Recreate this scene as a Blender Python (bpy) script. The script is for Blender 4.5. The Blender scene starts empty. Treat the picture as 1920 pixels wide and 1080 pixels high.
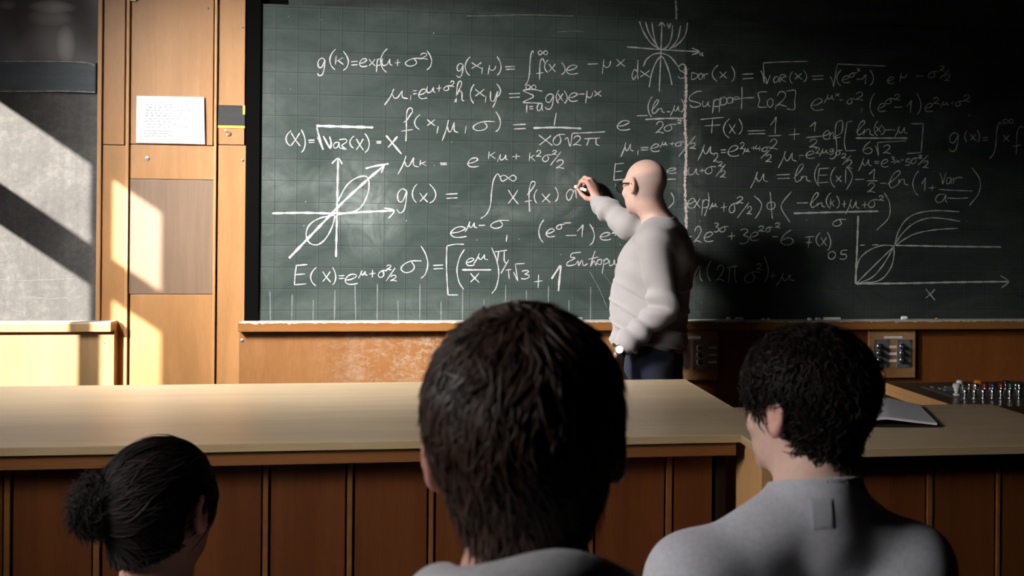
import bpy, bmesh, math, random
import numpy as np
from mathutils import Vector, Matrix

random.seed(4)
RNG = np.random.default_rng(7)
SC = bpy.context.scene
COL = SC.collection

# ------------------------------------------------------------------ camera
F_PX, PX, PY, ROLL = 1800.0, 1040.0, 437.0, 0.0088
YAW = math.atan(225 / 1800.0)
CAM = np.array([0.0, 0.0, 1.46])
FW = np.array([math.sin(YAW), math.cos(YAW), 0.0])
RT = np.array([math.cos(YAW), -math.sin(YAW), 0.0])
UP = np.array([0.0, 0.0, 1.0])


def ray(x, y):
    dx, dy = x - PX, y - PY
    a, b = dx + ROLL * dy, dy - ROLL * dx
    return FW + a / F_PX * RT - b / F_PX * UP


def atY(x, y, Y):
    r = ray(x, y)
    return CAM + r * (Y / r[1])


def atZ(x, y, z):
    r = ray(x, y)
    return CAM + r * ((z - CAM[2]) / r[2])


def atD(x, y, d):
    return CAM + ray(x, y) * d


cam_d = bpy.data.cameras.new('camera')
cam_o = bpy.data.objects.new('camera', cam_d)
COL.objects.link(cam_o)
cam_d.sensor_width = 36.0
cam_d.lens = 36.0 * F_PX / 1920.0
cam_d.shift_x = -(PX - 960.0) / 1920.0
cam_d.shift_y = (PY - 540.0) / 1920.0
cam_d.clip_start = 0.05
cr, sr = math.cos(ROLL), math.sin(ROLL)
c_right = RT * cr + UP * sr
c_up = UP * cr - RT * sr
M = Matrix.Identity(4)
for i in range(3):
    M[i][0], M[i][1], M[i][2], M[i][3] = c_right[i], c_up[i], -FW[i], CAM[i]
cam_o.matrix_world = M
cam_d.dof.use_dof = True
cam_d.dof.focus_distance = 4.15
cam_d.dof.aperture_fstop = 7.0
SC.camera = cam_o

# ------------------------------------------------------------------ light and exposure
SC.view_settings.view_transform = 'Standard'
SC.view_settings.look = 'None'
SC.view_settings.exposure = 0.0
SC.view_settings.gamma = 1.0
SC.view_settings.use_curve_mapping = False

world = bpy.data.worlds.new('world')
SC.world = world
world.use_nodes = True
world.node_tree.nodes['Background'].inputs[0].default_value = (0.75, 0.85, 1.0, 1)
world.node_tree.nodes['Background'].inputs[1].default_value = 0.3

D_WALL = 4.45                      # the wall with the chalkboard
X_WIN = -2.45                      # inner face of the window wall
SUN_Q, SUN_S = 1.6, 0.70           # sun direction (1, q, -s)
sun_d = bpy.data.lights.new('sun', 'SUN')
sun_d.energy = 18.0
sun_d.angle = math.radians(0.75)
sun_d.color = (1.0, 0.95, 0.86)
sun_o = bpy.data.objects.new('sun', sun_d)
COL.objects.link(sun_o)
sun_o.rotation_euler = Vector((1, SUN_Q, -SUN_S)).to_track_quat('-Z', 'Y').to_euler()
sun_o.location = (-6, -4, 5)


def area(name, loc, aim, sx, sy, power, color, spread):
    l = bpy.data.lights.new(name, 'AREA')
    l.shape = 'RECTANGLE'
    l.size, l.size_y = sx, sy
    l.energy = power
    l.color = color
    l.spread = math.radians(spread)
    o = bpy.data.objects.new(name, l)
    COL.objects.link(o)
    o.location = loc
    o.rotation_euler = (Vector(aim) - Vector(loc)).to_track_quat('-Z', 'Y').to_euler()
    return o


# area lamps for daylight from the left; high and rear hang before solid wall
area('daylight_high_window', (-2.38, 2.38, 2.85), (0.0, 4.45, 0.95), 0.6, 0.8, 70, (1.0, 0.97, 0.94), 56)
area('daylight_front_window', (-2.40, 2.7, 1.9), (-0.5, 4.4, 1.25), 0.7, 1.0, 2.6, (1.0, 0.95, 0.88), 80)
area('added_rear_lamp', (-2.38, 0.75, 2.0), (0.05, 1.9, 0.35), 0.8, 1.2, 23, (1.0, 0.97, 0.95), 62)  # added lamp for the students and desk fronts; no window opening here

# ------------------------------------------------------------------ object helpers


def tag(o, label=None, cat=None, group=None, kind=None):
    if label:
        o['label'] = label
    if cat:
        o['category'] = cat
    if group:
        o['group'] = group
    if kind:
        o['kind'] = kind
    return o


def thing(name, loc, label, cat, group=None):
    o = bpy.data.objects.new(name, None)
    o.empty_display_size = 0.1
    COL.objects.link(o)
    o.location = tuple(float(v) for v in loc)
    return tag(o, label, cat, group)


def world_loc(o):
    v = Vector((0, 0, 0))
    while o is not None:
        v += o.location
        o = o.parent
    return v


def obj(name, verts, faces, mat, parent=None, origin=None, smooth=False, attr=None):
    """one mesh object; verts are world coordinates"""
    v = np.asarray(verts, dtype=np.float64)
    off = np.array(world_loc(parent)) if parent is not None else np.zeros(3)
    org = np.array(origin, dtype=float) if origin is not None else off
    me = bpy.data.meshes.new(name)
    if isinstance(faces, np.ndarray):
        n = len(faces)
        k = faces.shape[1]
        me.vertices.add(len(v))
        me.vertices.foreach_set('co', (v - org).astype(np.float32).ravel())
        me.loops.add(n * k)
        me.loops.foreach_set('vertex_index', faces.astype(np.int32).ravel())
        me.polygons.add(n)
        me.polygons.foreach_set('loop_start', np.arange(0, n * k, k, dtype=np.int32))
        me.update(calc_edges=True)
        me.validate()
    else:
        me.from_pydata([tuple(p) for p in (v - org)], [], [tuple(f) for f in faces])
        me.update()
    if smooth:
        me.polygons.foreach_set('use_smooth', np.ones(len(me.polygons), dtype=bool))
    if attr is not None:
        a = me.color_attributes.new('tint', 'FLOAT_COLOR', 'POINT')
        a.data.foreach_set('color', np.asarray(attr, dtype=np.float32).ravel())
    if mat is not None:
        me.materials.append(mat)
    o = bpy.data.objects.new(name, me)
    COL.objects.link(o)
    if parent is not None:
        o.parent = parent
        o.location = tuple(org - off)
    else:
        o.location = tuple(org)
    return o


class MB:
    """collects shapes for one mesh"""

    def __init__(self):
        self.bm = bmesh.new()

    def box(self, a, b, bev=0.0, seg=2, mtx=None):
        a, b = np.minimum(a, b), np.maximum(a, b)
        r = bmesh.ops.create_cube(self.bm, size=1.0)
        vs = r['verts']
        for v in vs:
            v.co = Vector([a[i] + (v.co[i] + 0.5) * (b[i] - a[i]) for i in range(3)])
        if mtx is not None:
            bmesh.ops.transform(self.bm, matrix=mtx, verts=vs)
        if bev > 0:
            es = list({e for v in vs for e in v.link_edges})
            bmesh.ops.bevel(self.bm, geom=es, offset=bev, segments=seg, affect='EDGES', profile=0.6)
        return self

    def prism(self, poly, z0, z1, axis='z', bev=0.0):
        """closed polygon extruded along an axis; poly gives the two other coordinates"""
        def P(p, h):
            return {'z': (p[0], p[1], h), 'y': (p[0], h, p[1]), 'x': (h, p[0], p[1])}[axis]
        lo = [self.bm.verts.new(P(p, z0)) for p in poly]
        hi = [self.bm.verts.new(P(p, z1)) for p in poly]
        fs = [self.bm.faces.new(lo), self.bm.faces.new(hi)]
        n = len(poly)
        for i in range(n):
            fs.append(self.bm.faces.new((lo[i], lo[(i + 1) % n], hi[(i + 1) % n], hi[i])))
        bmesh.ops.recalc_face_normals(self.bm, faces=fs)
        if bev > 0:
            es = list({e for f in fs for e in f.edges})
            bmesh.ops.bevel(self.bm, geom=es, offset=bev, segments=2, affect='EDGES', profile=0.6)
        return self

    def lathe(self, prof, c, axis, seg=20):
        """prof: list of (radius, height along axis)"""
        ax = Vector(axis).normalized()
        u = ax.orthogonal().normalized()
        w = ax.cross(u)
        c = Vector(c)
        rings = []
        for r, h in prof:
            if r <= 1e-6:
                rings.append([self.bm.verts.new(c + ax * h)])
            else:
                rings.append([self.bm.verts.new(c + ax * h + u * (r * math.cos(t)) + w * (r * math.sin(t)))
                              for t in [2 * math.pi * k / seg for k in range(seg)]])
        for A, B in zip(rings, rings[1:]):
            for k in range(seg):
                q = [A[k % len(A)], A[(k + 1) % len(A)], B[(k + 1) % len(B)], B[k % len(B)]]
                q2 = []
                for v in q:
                    if v not in q2:
                        q2.append(v)
                if len(q2) > 2:
                    try:
                        self.bm.faces.new(q2)
                    except ValueError:
                        pass
        return self

    def tube(self, pts, r, seg=8):
        pts = [Vector(p) for p in pts]
        n = len(pts)
        rs = r if isinstance(r, (list, tuple)) else [r] * n
        t0 = (pts[1] - pts[0]).normalized()
        u = t0.orthogonal().normalized()
        rings = []
        for i, p in enumerate(pts):
            t = (pts[min(i + 1, n - 1)] - pts[max(i - 1, 0)]).normalized()
            u = (u - t * u.dot(t)).normalized()
            w = t.cross(u)
            rings.append([self.bm.verts.new(p + (u * math.cos(a) + w * math.sin(a)) * rs[i])
                          for a in [2 * math.pi * k / seg for k in range(seg)]])
        for A, B in zip(rings, rings[1:]):
            for k in range(seg):
                self.bm.faces.new((A[k], A[(k + 1) % seg], B[(k + 1) % seg], B[k]))
        self.bm.faces.new(list(reversed(rings[0])))
        self.bm.faces.new(rings[-1])
        return self

    def build(self, name, mat, parent=None, origin=None, smooth=False):
        bmesh.ops.recalc_face_normals(self.bm, faces=self.bm.faces[:])
        self.bm.verts.index_update()
        v = np.array([p.co[:] for p in self.bm.verts])
        f = [[q.index for q in p.verts] for p in self.bm.faces]
        self.bm.free()
        o = obj(name, v, f, mat, parent, origin, smooth)
        if smooth:
            try:
                o.data.set_sharp_from_angle(angle=math.radians(35))
            except Exception:
                pass
        return o


# ------------------------------------------------------------------ materials


class NT:
    def __init__(self, name):
        self.m = bpy.data.materials.new(name)
        self.m.use_nodes = True
        self.t = self.m.node_tree
        self.b = self.t.nodes['Principled BSDF']
        self.out = self.t.nodes['Material Output']
        self.co = None

    def n(self, typ, **kw):
        x = self.t.nodes.new(typ)
        for k, v in kw.items():
            setattr(x, k, v)
        return x

    def link(self, a, b):
        self.t.links.new(a, b)

    def put(self, sock, val):
        if hasattr(val, 'is_output') or isinstance(val, bpy.types.NodeSocket):
            self.link(val, sock)
        else:
            sock.default_value = val

    def coord(self, scale=(1, 1, 1), loc=(0, 0, 0)):
        if self.co is None:
            self.co = self.n('ShaderNodeTexCoord')
        mp = self.n('ShaderNodeMapping')
        self.link(self.co.outputs['Object'], mp.inputs[0])
        mp.inputs['Scale'].default_value = scale
        mp.inputs['Location'].default_value = loc
        return mp.outputs[0]

    def noise(self, vec, scale=5.0, detail=4.0, rough=0.55, dist=0.0):
        x = self.n('ShaderNodeTexNoise')
        self.link(vec, x.inputs['Vector'])
        x.inputs['Scale'].default_value = scale
        x.inputs['Detail'].default_value = detail
        x.inputs['Roughness'].default_value = rough
        x.inputs['Distortion'].default_value = dist
        return x.outputs['Fac']

    def math(self, op, a, b=None, c=None, clamp=False):
        x = self.n('ShaderNodeMath', operation=op)
        x.use_clamp = clamp
        self.put(x.inputs[0], a)
        if b is not None:
            self.put(x.inputs[1], b)
        if c is not None:
            self.put(x.inputs[2], c)
        return x.outputs[0]

    def ramp(self, fac, stops):
        x = self.n('ShaderNodeValToRGB')
        e = x.color_ramp.elements
        while len(e) < len(stops):
            e.new(0.5)
        for q, (p, c) in zip(e, stops):
            q.position = p
            q.color = (c, c, c, 1) if isinstance(c, (int, float)) else tuple(c) + (1,)
        self.link(fac, x.inputs[0])
        return x.outputs[0]

    def mix(self, fac, a, b, mode='MIX'):
        x = self.n('ShaderNodeMix', data_type='RGBA', blend_type=mode)
        self.put(x.inputs[0], fac)
        for s, v in ((x.inputs[6], a), (x.inputs[7], b)):
            if isinstance(v, (tuple, list)):
                s.default_value = tuple(v)[:3] + (1,)
            else:
                self.link(v, s)
        return x.outputs[2]

    def bump(self, h, strength=0.2, dist=0.002):
        x = self.n('ShaderNodeBump')
        x.inputs['Strength'].default_value = strength
        x.inputs['Distance'].default_value = dist
        self.link(h, x.inputs['Height'])
        self.link(x.outputs[0], self.b.inputs['Normal'])

    def fin(self, color=None, rough=0.5, spec=0.5, metal=0.0):
        if color is not None:
            if isinstance(color, (tuple, list)):
                self.b.inputs['Base Color'].default_value = tuple(color)[:3] + (1,)
            else:
                self.link(color, self.b.inputs['Base Color'])
        self.put(self.b.inputs['Roughness'], rough)
        self.b.inputs['Specular IOR Level'].default_value = spec
        self.b.inputs['Metallic'].default_value = metal
        return self.m


def plain(name, color, rough=0.5, spec=0.5, metal=0.0, var=0.12, scale=40):
    t = NT(name)
    f = t.noise(t.coord(), scale, 3)
    dark = tuple(c * (1 - var) for c in color)
    lite = tuple(min(1, c * (1 + var)) for c in color)
    return t.fin(t.mix(f, dark, lite), rough, spec, metal)


def wood(name, dark, mid, lite, stretch=(9, 9, 0.9), rough=0.42, spec=0.4, fine=1.0, splash=None, blotch=0.35):
    t = NT(name)
    v = t.coord(stretch)
    big = t.noise(v, 1.6, 3, 0.5, 0.8)
    v2 = t.coord(tuple(s * 9 for s in stretch))
    fin = t.noise(v2, 2.2, 4, 0.6)
    cloud = t.noise(t.coord((1, 1, 1)), 2.3, 2)
    f = t.math('ADD', t.math('MULTIPLY', big, 0.62), t.math('MULTIPLY', fin, 0.38 * fine))
    f = t.math('ADD', f, t.math('MULTIPLY', t.math('SUBTRACT', cloud, 0.5), blotch))
    col = t.ramp(f, [(0.28, dark), (0.5, mid), (0.72, lite)])
    if splash is not None:
        sp = splash(t)
        col = t.mix(sp, col, (0.72, 0.64, 0.56))
    t.bump(fin, 0.06, 0.001)
    return t.fin(col, rough, spec)


WOOD_PANEL = wood('veneer_panel', (0.35, 0.165, 0.058), (0.42, 0.205, 0.076), (0.49, 0.25, 0.10))
WOOD_HATCH = wood('veneer_hatch', (0.20, 0.128, 0.082), (0.235, 0.152, 0.098), (0.275, 0.18, 0.118), stretch=(22, 22, 1.2))
WOOD_EDGE = wood('solid_edge', (0.42, 0.22, 0.085), (0.50, 0.27, 0.11), (0.58, 0.33, 0.15))
WOOD_LOW = wood('low_panel', (0.36, 0.215, 0.095), (0.43, 0.265, 0.12), (0.50, 0.315, 0.15), stretch=(7, 7, 0.8))
WOOD_DARK = wood('desk_front', (0.085, 0.024, 0.007), (0.125, 0.037, 0.010), (0.17, 0.054, 0.015), stretch=(11, 11, 0.7), rough=0.38)
WOOD_RAIL = wood('desk_apron', (0.15, 0.056, 0.016), (0.20, 0.078, 0.023), (0.25, 0.10, 0.034), stretch=(1.0, 9, 14))
WOOD_TRAY = wood('tray_wood', (0.20, 0.075, 0.018), (0.28, 0.115, 0.03), (0.35, 0.15, 0.042), stretch=(1.0, 9, 12))
DESK_TOP = wood('desk_laminate', (0.53, 0.39, 0.235), (0.60, 0.45, 0.28), (0.67, 0.52, 0.34), stretch=(0.9, 10, 10), rough=0.36, spec=0.35, blotch=0.12)
DESK_EDGE = wood('desk_lipping', (0.36, 0.25, 0.13), (0.43, 0.31, 0.17), (0.50, 0.37, 0.21), stretch=(1.0, 12, 16))
WOOD_CONSOLE = wood('console_top', (0.06, 0.030, 0.013), (0.085, 0.043, 0.019), (0.12, 0.06, 0.027), stretch=(1, 9, 9), rough=0.3)
WOOD_PLY = wood('plywood_board', (0.22, 0.10, 0.035), (0.36, 0.19, 0.08), (0.52, 0.31, 0.15), stretch=(3, 9, 16), rough=0.5, blotch=0.6)
BLACK = plain('black_rail', (0.002, 0.002, 0.002), 0.8, 0.05)
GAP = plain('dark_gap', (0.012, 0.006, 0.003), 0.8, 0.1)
STEEL = plain('brushed_steel', (0.42, 0.42, 0.44), 0.42, 0.5, 0.75)
CHROME = plain('chrome', (0.75, 0.75, 0.77), 0.18, 0.5, 1.0)
BLACK_PLASTIC = plain('black_plastic', (0.012, 0.012, 0.013), 0.3, 0.5)
WHITE_PLASTIC = plain('white_plastic', (0.7, 0.69, 0.66), 0.5, 0.4)
PAPER = plain('paper', (0.76, 0.76, 0.79), 0.8, 0.2, var=0.03)
INK = plain('ink', (0.26, 0.26, 0.31), 0.8, 0.1)
CHALK_BODY = plain('chalk_body', (0.85, 0.84, 0.82), 0.95, 0.1, var=0.05)
CHALK_ORANGE = plain('chalk_orange', (0.75, 0.33, 0.06), 0.95, 0.1)
TAPE_BLACK = plain('tape_black', (0.03, 0.028, 0.03), 0.5, 0.3)
TAPE_YELLOW = plain('tape_yellow', (0.85, 0.62, 0.06), 0.6, 0.3)
PLASTER = plain('plaster', (0.10, 0.095, 0.09), 0.9, 0.1, scale=4)
FLOOR_M = plain('linoleum', (0.06, 0.045, 0.035), 0.6, 0.3, scale=6)
CEIL_M = plain('ceiling_paint', (0.10, 0.10, 0.10), 0.9, 0.1, scale=4)


def chalk_mat(name, white, lo, hi):
    t = NT(name)
    f = t.noise(t.coord((1, 1, 1)), 420, 2, 0.7)
    g = t.noise(t.coord((1, 1, 1)), 60, 2, 0.6)
    k = t.ramp(t.math('ADD', t.math('MULTIPLY', f, 0.7), t.math('MULTIPLY', g, 0.3)), [(0.34, lo), (0.56, hi)])
    return t.fin(t.mix(k, (0.06, 0.075, 0.068), white), 0.95, 0.05)


CHALK = chalk_mat('chalk_stroke', (0.66, 0.66, 0.645), 0.25, 1.0)
CHALK_SOFT = chalk_mat('chalk_stroke_soft', (0.64, 0.64, 0.625), 0.2, 0.95)
CHALK_PINK = chalk_mat('chalk_dust_pink', (0.86, 0.72, 0.68), 0.35, 1.0)
DUST = chalk_mat('chalk_dust', (0.62, 0.58, 0.54), 0.3, 0.9)


def board_mat(name, base, dust, smudges, gridx, gridz, step, org):
    t = NT(name)
    if t.co is None:
        t.co = t.n('ShaderNodeTexCoord')
    sep = t.n('ShaderNodeSeparateXYZ')
    t.link(t.co.outputs['Object'], sep.inputs[0])
    X, Z = t.math('ADD', sep.outputs[0], org[0]), t.math('ADD', sep.outputs[2], org[1])
    wipe = t.noise(t.coord((1.2, 1, 3.0)), 1.8, 5, 0.6, 0.7)
    fine = t.noise(t.coord((6, 1, 40)), 3.0, 3, 0.6)
    amt = t.ramp(t.math('ADD', t.math('MULTIPLY', wipe, 0.9), t.math('MULTIPLY', fine, 0.1)), [(0.36, 0.0), (0.82, 0.20)])
    cl = t.noise(t.coord((1, 1, 1)), 7, 4, 0.65, 1.6)
    for (cx, cz, rx, rz, s) in smudges:
        a = t.math('POWER', t.math('DIVIDE', t.math('SUBTRACT', X, cx), rx), 2.0)
        b = t.math('POWER', t.math('DIVIDE', t.math('SUBTRACT', Z, cz), rz), 2.0)
        d = t.math('SUBTRACT', 1.0, t.math('ADD', a, b), clamp=True)
        d = t.math('MULTIPLY', t.math('POWER', d, 0.7), t.math('MULTIPLY', t.ramp(cl, [(0.35, 0.15), (0.65, 1.0)]), s))
        amt = t.math('ADD', amt, d)
    col = t.mix(t.math('MULTIPLY', amt, 1.0, clamp=True), base, dust)
    for S, off in ((X, gridx), (Z, gridz)):
        fr = t.math('FRACT', t.math('DIVIDE', t.math('SUBTRACT', S, off - step * 200.5), step))
        dd = t.math('ABSOLUTE', t.math('SUBTRACT', fr, 0.5))
        line = t.math('LESS_THAN', dd, 0.022)
        lite = t.math('LESS_THAN', t.math('ABSOLUTE', t.math('SUBTRACT', fr, 0.455)), 0.02)
        col = t.mix(t.math('MULTIPLY', lite, 0.06), col, dust)
        col = t.mix(t.math('MULTIPLY', line, 0.42), col, (0.012, 0.016, 0.015))
    t.bump(fine, 0.03, 0.001)
    return t.fin(col, 0.6, 0.22)

# ------------------------------------------------------------------ the room


def W(x, y, Y=D_WALL):
    return atY(x, y, Y)


def struct(name, verts_builder, mat):
    return tag(verts_builder.build(name, mat), kind='structure')


XL, XR, YR, ZC = X_WIN, 5.2, -3.0, 3.75
struct('floor', MB().box((XL - .2, YR - .2, -.12), (XR + .2, D_WALL + .4, 0)), FLOOR_M)
struct('ceiling', MB().box((XL - .2, YR - .2, ZC), (XR + .2, D_WALL + .4, ZC + .12)), CEIL_M)
struct('wall_back', MB().box((XL - .2, D_WALL + .10, 0), (XR + .2, D_WALL + .3, ZC)), PLASTER)
struct('wall_right', MB().box((XR, YR, 0), (XR + .2, D_WALL + .1, ZC)), PLASTER)
struct('wall_rear', MB().box((XL - .2, YR - .2, 0), (XR + .2, YR, ZC)), PLASTER)


def to_win(p):
    """where the sun ray that lands on p crosses the window wall: (Y, Z)"""
    s = p[0] - X_WIN
    return p[1] - SUN_Q * s, p[2] + SUN_S * s


# the window beside the board, whose sun patches lie on the panelling
_yr = to_win(W(324, 480))[0]                       # right edge of the patches
_m0, _m1 = to_win(W(188, 300))[0], to_win(W(217, 400))[0]
_zt = to_win(W(60, 218))[1]
_zb0 = to_win(W(60, 380))[1]
_zb1 = to_win(W(60, 450))[1]
WY0, WY1 = _yr, 4.25
WZ0, WZ1 = 1.02, _zt
lw = MB()
x0, x1 = X_WIN - .05, X_WIN
lw.box((x0, YR, 0), (x1, D_WALL + .1, WZ0)).box((x0, YR, WZ1), (x1, D_WALL + .1, ZC))
lw.box((x0, YR, WZ0), (x1, WY0, WZ1)).box((x0, WY1, WZ0), (x1, D_WALL + .1, WZ1))
struct('wall_left', lw, PLASTER)
w1 = MB()
w1.box((x0 + .01, _m1, WZ0), (x1 - .01, _m0, WZ1)).box((x0 + .01, WY0, _zb1), (x1 - .01, WY1, _zb0))
struct('window_1', w1, plain('window_paint', (0.5, 0.5, 0.48), 0.5))
struct('added_blind_high', MB().box((X_WIN, 1.9, 2.62), (X_WIN + .03, 2.86, 3.5)), plain('added_blind_cloth', (0.7, 0.68, 0.62), 0.9))  # blind panel added on the solid wall behind the high lamp

struct('added_blind_rear', MB().box((X_WIN, 0.1, 1.35), (X_WIN + .03, 1.4, 2.65)), plain('added_blind_cloth_rear', (0.7, 0.68, 0.62), 0.9))  # unseen blind panel, added as a backing for the rear lamp

# ------------------------------------------------------------------ panelling left of the board
FACE = 0.018


def wall_rect(x0, y0, x1, y1, depth, name, mat, bev=0.0025, back=0.10, kind='structure', parent=None):
    """a panel on the back wall whose front lies `depth` in front of the wall plane"""
    Y = D_WALL - depth
    a, b = atY(x0, (y0 + y1) / 2, Y), atY(x1, (y0 + y1) / 2, Y)
    zt, zb = atY((x0 + x1) / 2, y0, Y)[2], atY((x0 + x1) / 2, y1, Y)[2]
    o = MB().box((a[0], Y, zb), (b[0], D_WALL + back, zt), bev).build(name, mat, parent)
    if kind:
        tag(o, kind=kind)
    return o


YT, YB = -90, 1010
k = 0
for (xa, xb, ya, yb, m, dep) in [
        (189, 234, YT, 271, WOOD_PANEL, 0), (189, 235, 272.5, YB, WOOD_PANEL, 0),
        (240, 400, YT, 271, WOOD_PANEL, 0), (241, 401, 272.5, 336, WOOD_PANEL, 0),
        (241, 402, 337, 551, WOOD_HATCH, 0.001), (242, 403, 552, YB, WOOD_PANEL, 0),
        (405, 459.5, YT, 271, WOOD_PANEL, 0), (406, 459.5, 272.5, YB, WOOD_PANEL, 0)]:
    k += 1
    wall_rect(xa, ya, xb, yb, dep, 'trim_%d' % k, m, 0.0015)
for (xa, xb) in [(180, 186), (233.5, 237.5), (399, 403)]:
    k += 1
    wall_rect(xa, YT, xb + (2 if xa < 390 else 1), YB, 0.012, 'trim_%d' % k, WOOD_EDGE, 0.002)
k += 1
struct('trim_%d' % k, MB().box((X_WIN, D_WALL + .03, 0), (-.80, D_WALL + .10, ZC)), GAP)

# wainscot under the two boards


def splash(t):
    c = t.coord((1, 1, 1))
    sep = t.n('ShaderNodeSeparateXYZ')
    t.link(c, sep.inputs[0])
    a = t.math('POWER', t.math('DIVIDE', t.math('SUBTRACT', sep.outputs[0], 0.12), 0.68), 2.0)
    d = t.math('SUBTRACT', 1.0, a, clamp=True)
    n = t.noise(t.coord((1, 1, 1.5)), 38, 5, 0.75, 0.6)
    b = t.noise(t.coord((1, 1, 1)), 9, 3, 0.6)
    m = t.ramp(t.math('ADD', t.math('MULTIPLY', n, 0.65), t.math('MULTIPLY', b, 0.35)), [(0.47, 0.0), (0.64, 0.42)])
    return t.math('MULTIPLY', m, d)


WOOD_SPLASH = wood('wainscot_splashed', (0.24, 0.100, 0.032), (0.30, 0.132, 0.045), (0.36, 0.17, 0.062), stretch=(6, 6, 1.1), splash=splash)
WOOD_SHADE = wood('wainscot_shaded', (0.16, 0.050, 0.011), (0.21, 0.068, 0.016), (0.27, 0.092, 0.024), stretch=(6, 6, 1.1))  # darker wood copy for the right half, standing in for fading light
xa = atY(448, 660, 4.40)[0]
k += 1
xm = atY(1300, 660, 4.40)[0]
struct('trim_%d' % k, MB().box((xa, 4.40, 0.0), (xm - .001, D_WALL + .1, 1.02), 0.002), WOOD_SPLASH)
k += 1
struct('trim_%d' % k, MB().box((xm + .001, 4.40, 0.0), (4.9, D_WALL + .1, 1.02), 0.002), WOOD_SHADE)
k += 1
xb = atY(214, 660, 4.40)[0]
struct('trim_%d' % k, MB().box((X_WIN, 4.40, 0.0), (xb, D_WALL + .1, 1.02), 0.002), WOOD_LOW)
k += 1
struct('trim_%d' % k, MB().box((XL, 4.38, 0.0), (4.9, 4.40, 0.09), 0.004), GAP)

# ------------------------------------------------------------------ chalkboards
ZB = 1.053
GX = W(680.2, 350)[0]
GZ = W(640, 340)[2]
STEP = 0.0977
ZT = W(900, 22)[2]                      # top edge of the lower board
ZT_R = ZT
X0 = W(487, 400)[0]
XS = W(1285, 400)[0]
XE = 4.6


def px_smudge(x, y, rx, ry, s):
    p = W(x, y)
    return (p[0], p[2], rx * .00247, ry * .00247, s)


SM = [px_smudge(*q) for q in [(675, 360, 90, 75, .26), (700, 420, 70, 75, .30), (535, 335, 70, 40, .14), (960, 395, 150, 22, .22),
                              (1066, 350, 45, 75, .22), (1285, 430, 40, 260, .34), (1285, 250, 40, 40, .2), (505, 330, 35, 330, .10),
                              (870, 30, 260, 28, .10), (1350, 180, 120, 45, .16), (930, 215, 260, 30, .10), (560, 165, 90, 60, .06),
                              (1700, 350, 60, 60, .10), (760, 580, 300, 35, .10)]]
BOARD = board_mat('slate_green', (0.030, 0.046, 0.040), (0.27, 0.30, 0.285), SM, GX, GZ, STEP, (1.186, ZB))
BOARD_RIGHT = board_mat('slate_green_right', (0.017, 0.024, 0.021), (0.24, 0.26, 0.25), [px_smudge(*q) for q in [(1350, 180, 120, 45, .16), (1285, 430, 45, 260, .30), (1285, 250, 40, 40, .2), (1690, 350, 60, 60, .12)]], GX, GZ, STEP, (1.186, ZB))  # right panel: darker base colour than the left panel
BOARD_UP = board_mat('slate_green_upper', (0.022, 0.030, 0.027), (0.26, 0.28, 0.27), SM[8:9], W(1315, 20)[0], GZ, STEP, (1.1, ZT))

board = thing('chalkboard', (1.186, D_WALL, ZB), 'long dark green gridded chalkboard covered in handwritten white formulas', 'chalkboard')
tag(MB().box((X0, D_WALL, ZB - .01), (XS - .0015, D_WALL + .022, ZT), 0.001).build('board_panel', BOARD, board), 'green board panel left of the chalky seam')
tag(MB().box((XS + .0015, D_WALL, ZB - .01), (XE, D_WALL + .022, ZT_R), 0.001).build('board_panel', BOARD_RIGHT, board), 'green board panel right of the chalky seam')
upper = thing('chalkboard', (1.1, D_WALL + .04, ZT), 'bare upper dark green chalkboard raised behind the written one', 'chalkboard')
XS2 = W(1267, 20, D_WALL + .03)[0]
XU = W(541, 5, D_WALL + .03)[0]
MB().box((XU, D_WALL + .030, ZT - .15), (XS2 - .0015, D_WALL + .05, ZC - .3), 0.001).build('board_panel', BOARD_UP, upper)
MB().box((XS2 + .0015, D_WALL + .030, ZT - .15), (XE, D_WALL + .05, ZC - .3), 0.001).build('board_panel', BOARD_UP, upper)
rl = thing('chalkboard_rail', (W(473, 500)[0], D_WALL, ZB), 'black vertical guide rail between wood panelling and green chalkboard', 'rail')
xr = W(460.5, 400)[0]
MB().box((xr, D_WALL - .012, ZB - .005), (X0 - .001, D_WALL + .06, ZC - .2), 0.001).build('rail_post', BLACK, rl)
k += 1
struct('trim_%d' % k, MB().box((X0 + .001, D_WALL + .028, ZT - .02), (XU - .001, D_WALL + .06, ZC - .2), 0.001), BLACK)

# dusty seam
def seam_mesh(px, ya, yb, Y, w, name, mat, parent):
    ys = np.arange(ya, yb, 2.0)
    V, Fc = [], []
    for i, y in enumerate(ys):
        c = W(px + 1.1 * math.sin(y * .05) + RNG.normal() * .5, y, Y)
        h = (w + RNG.normal() * w * .3) * .00247 / 2
        V += [(c[0] - h, Y, c[2]), (c[0] + h, Y, c[2])]
        if i:
            Fc.append((2 * i - 2, 2 * i - 1, 2 * i + 1, 2 * i))
    return obj(name, V, Fc, mat, parent)


seam_mesh(1285.5, 124, 601, D_WALL - .0006, 5.0, 'seam_dust', CHALK_PINK, board)
seam_mesh(1267, -20, 38, D_WALL + .0294, 3.6, 'seam_dust', CHALK_SOFT, upper)

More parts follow.
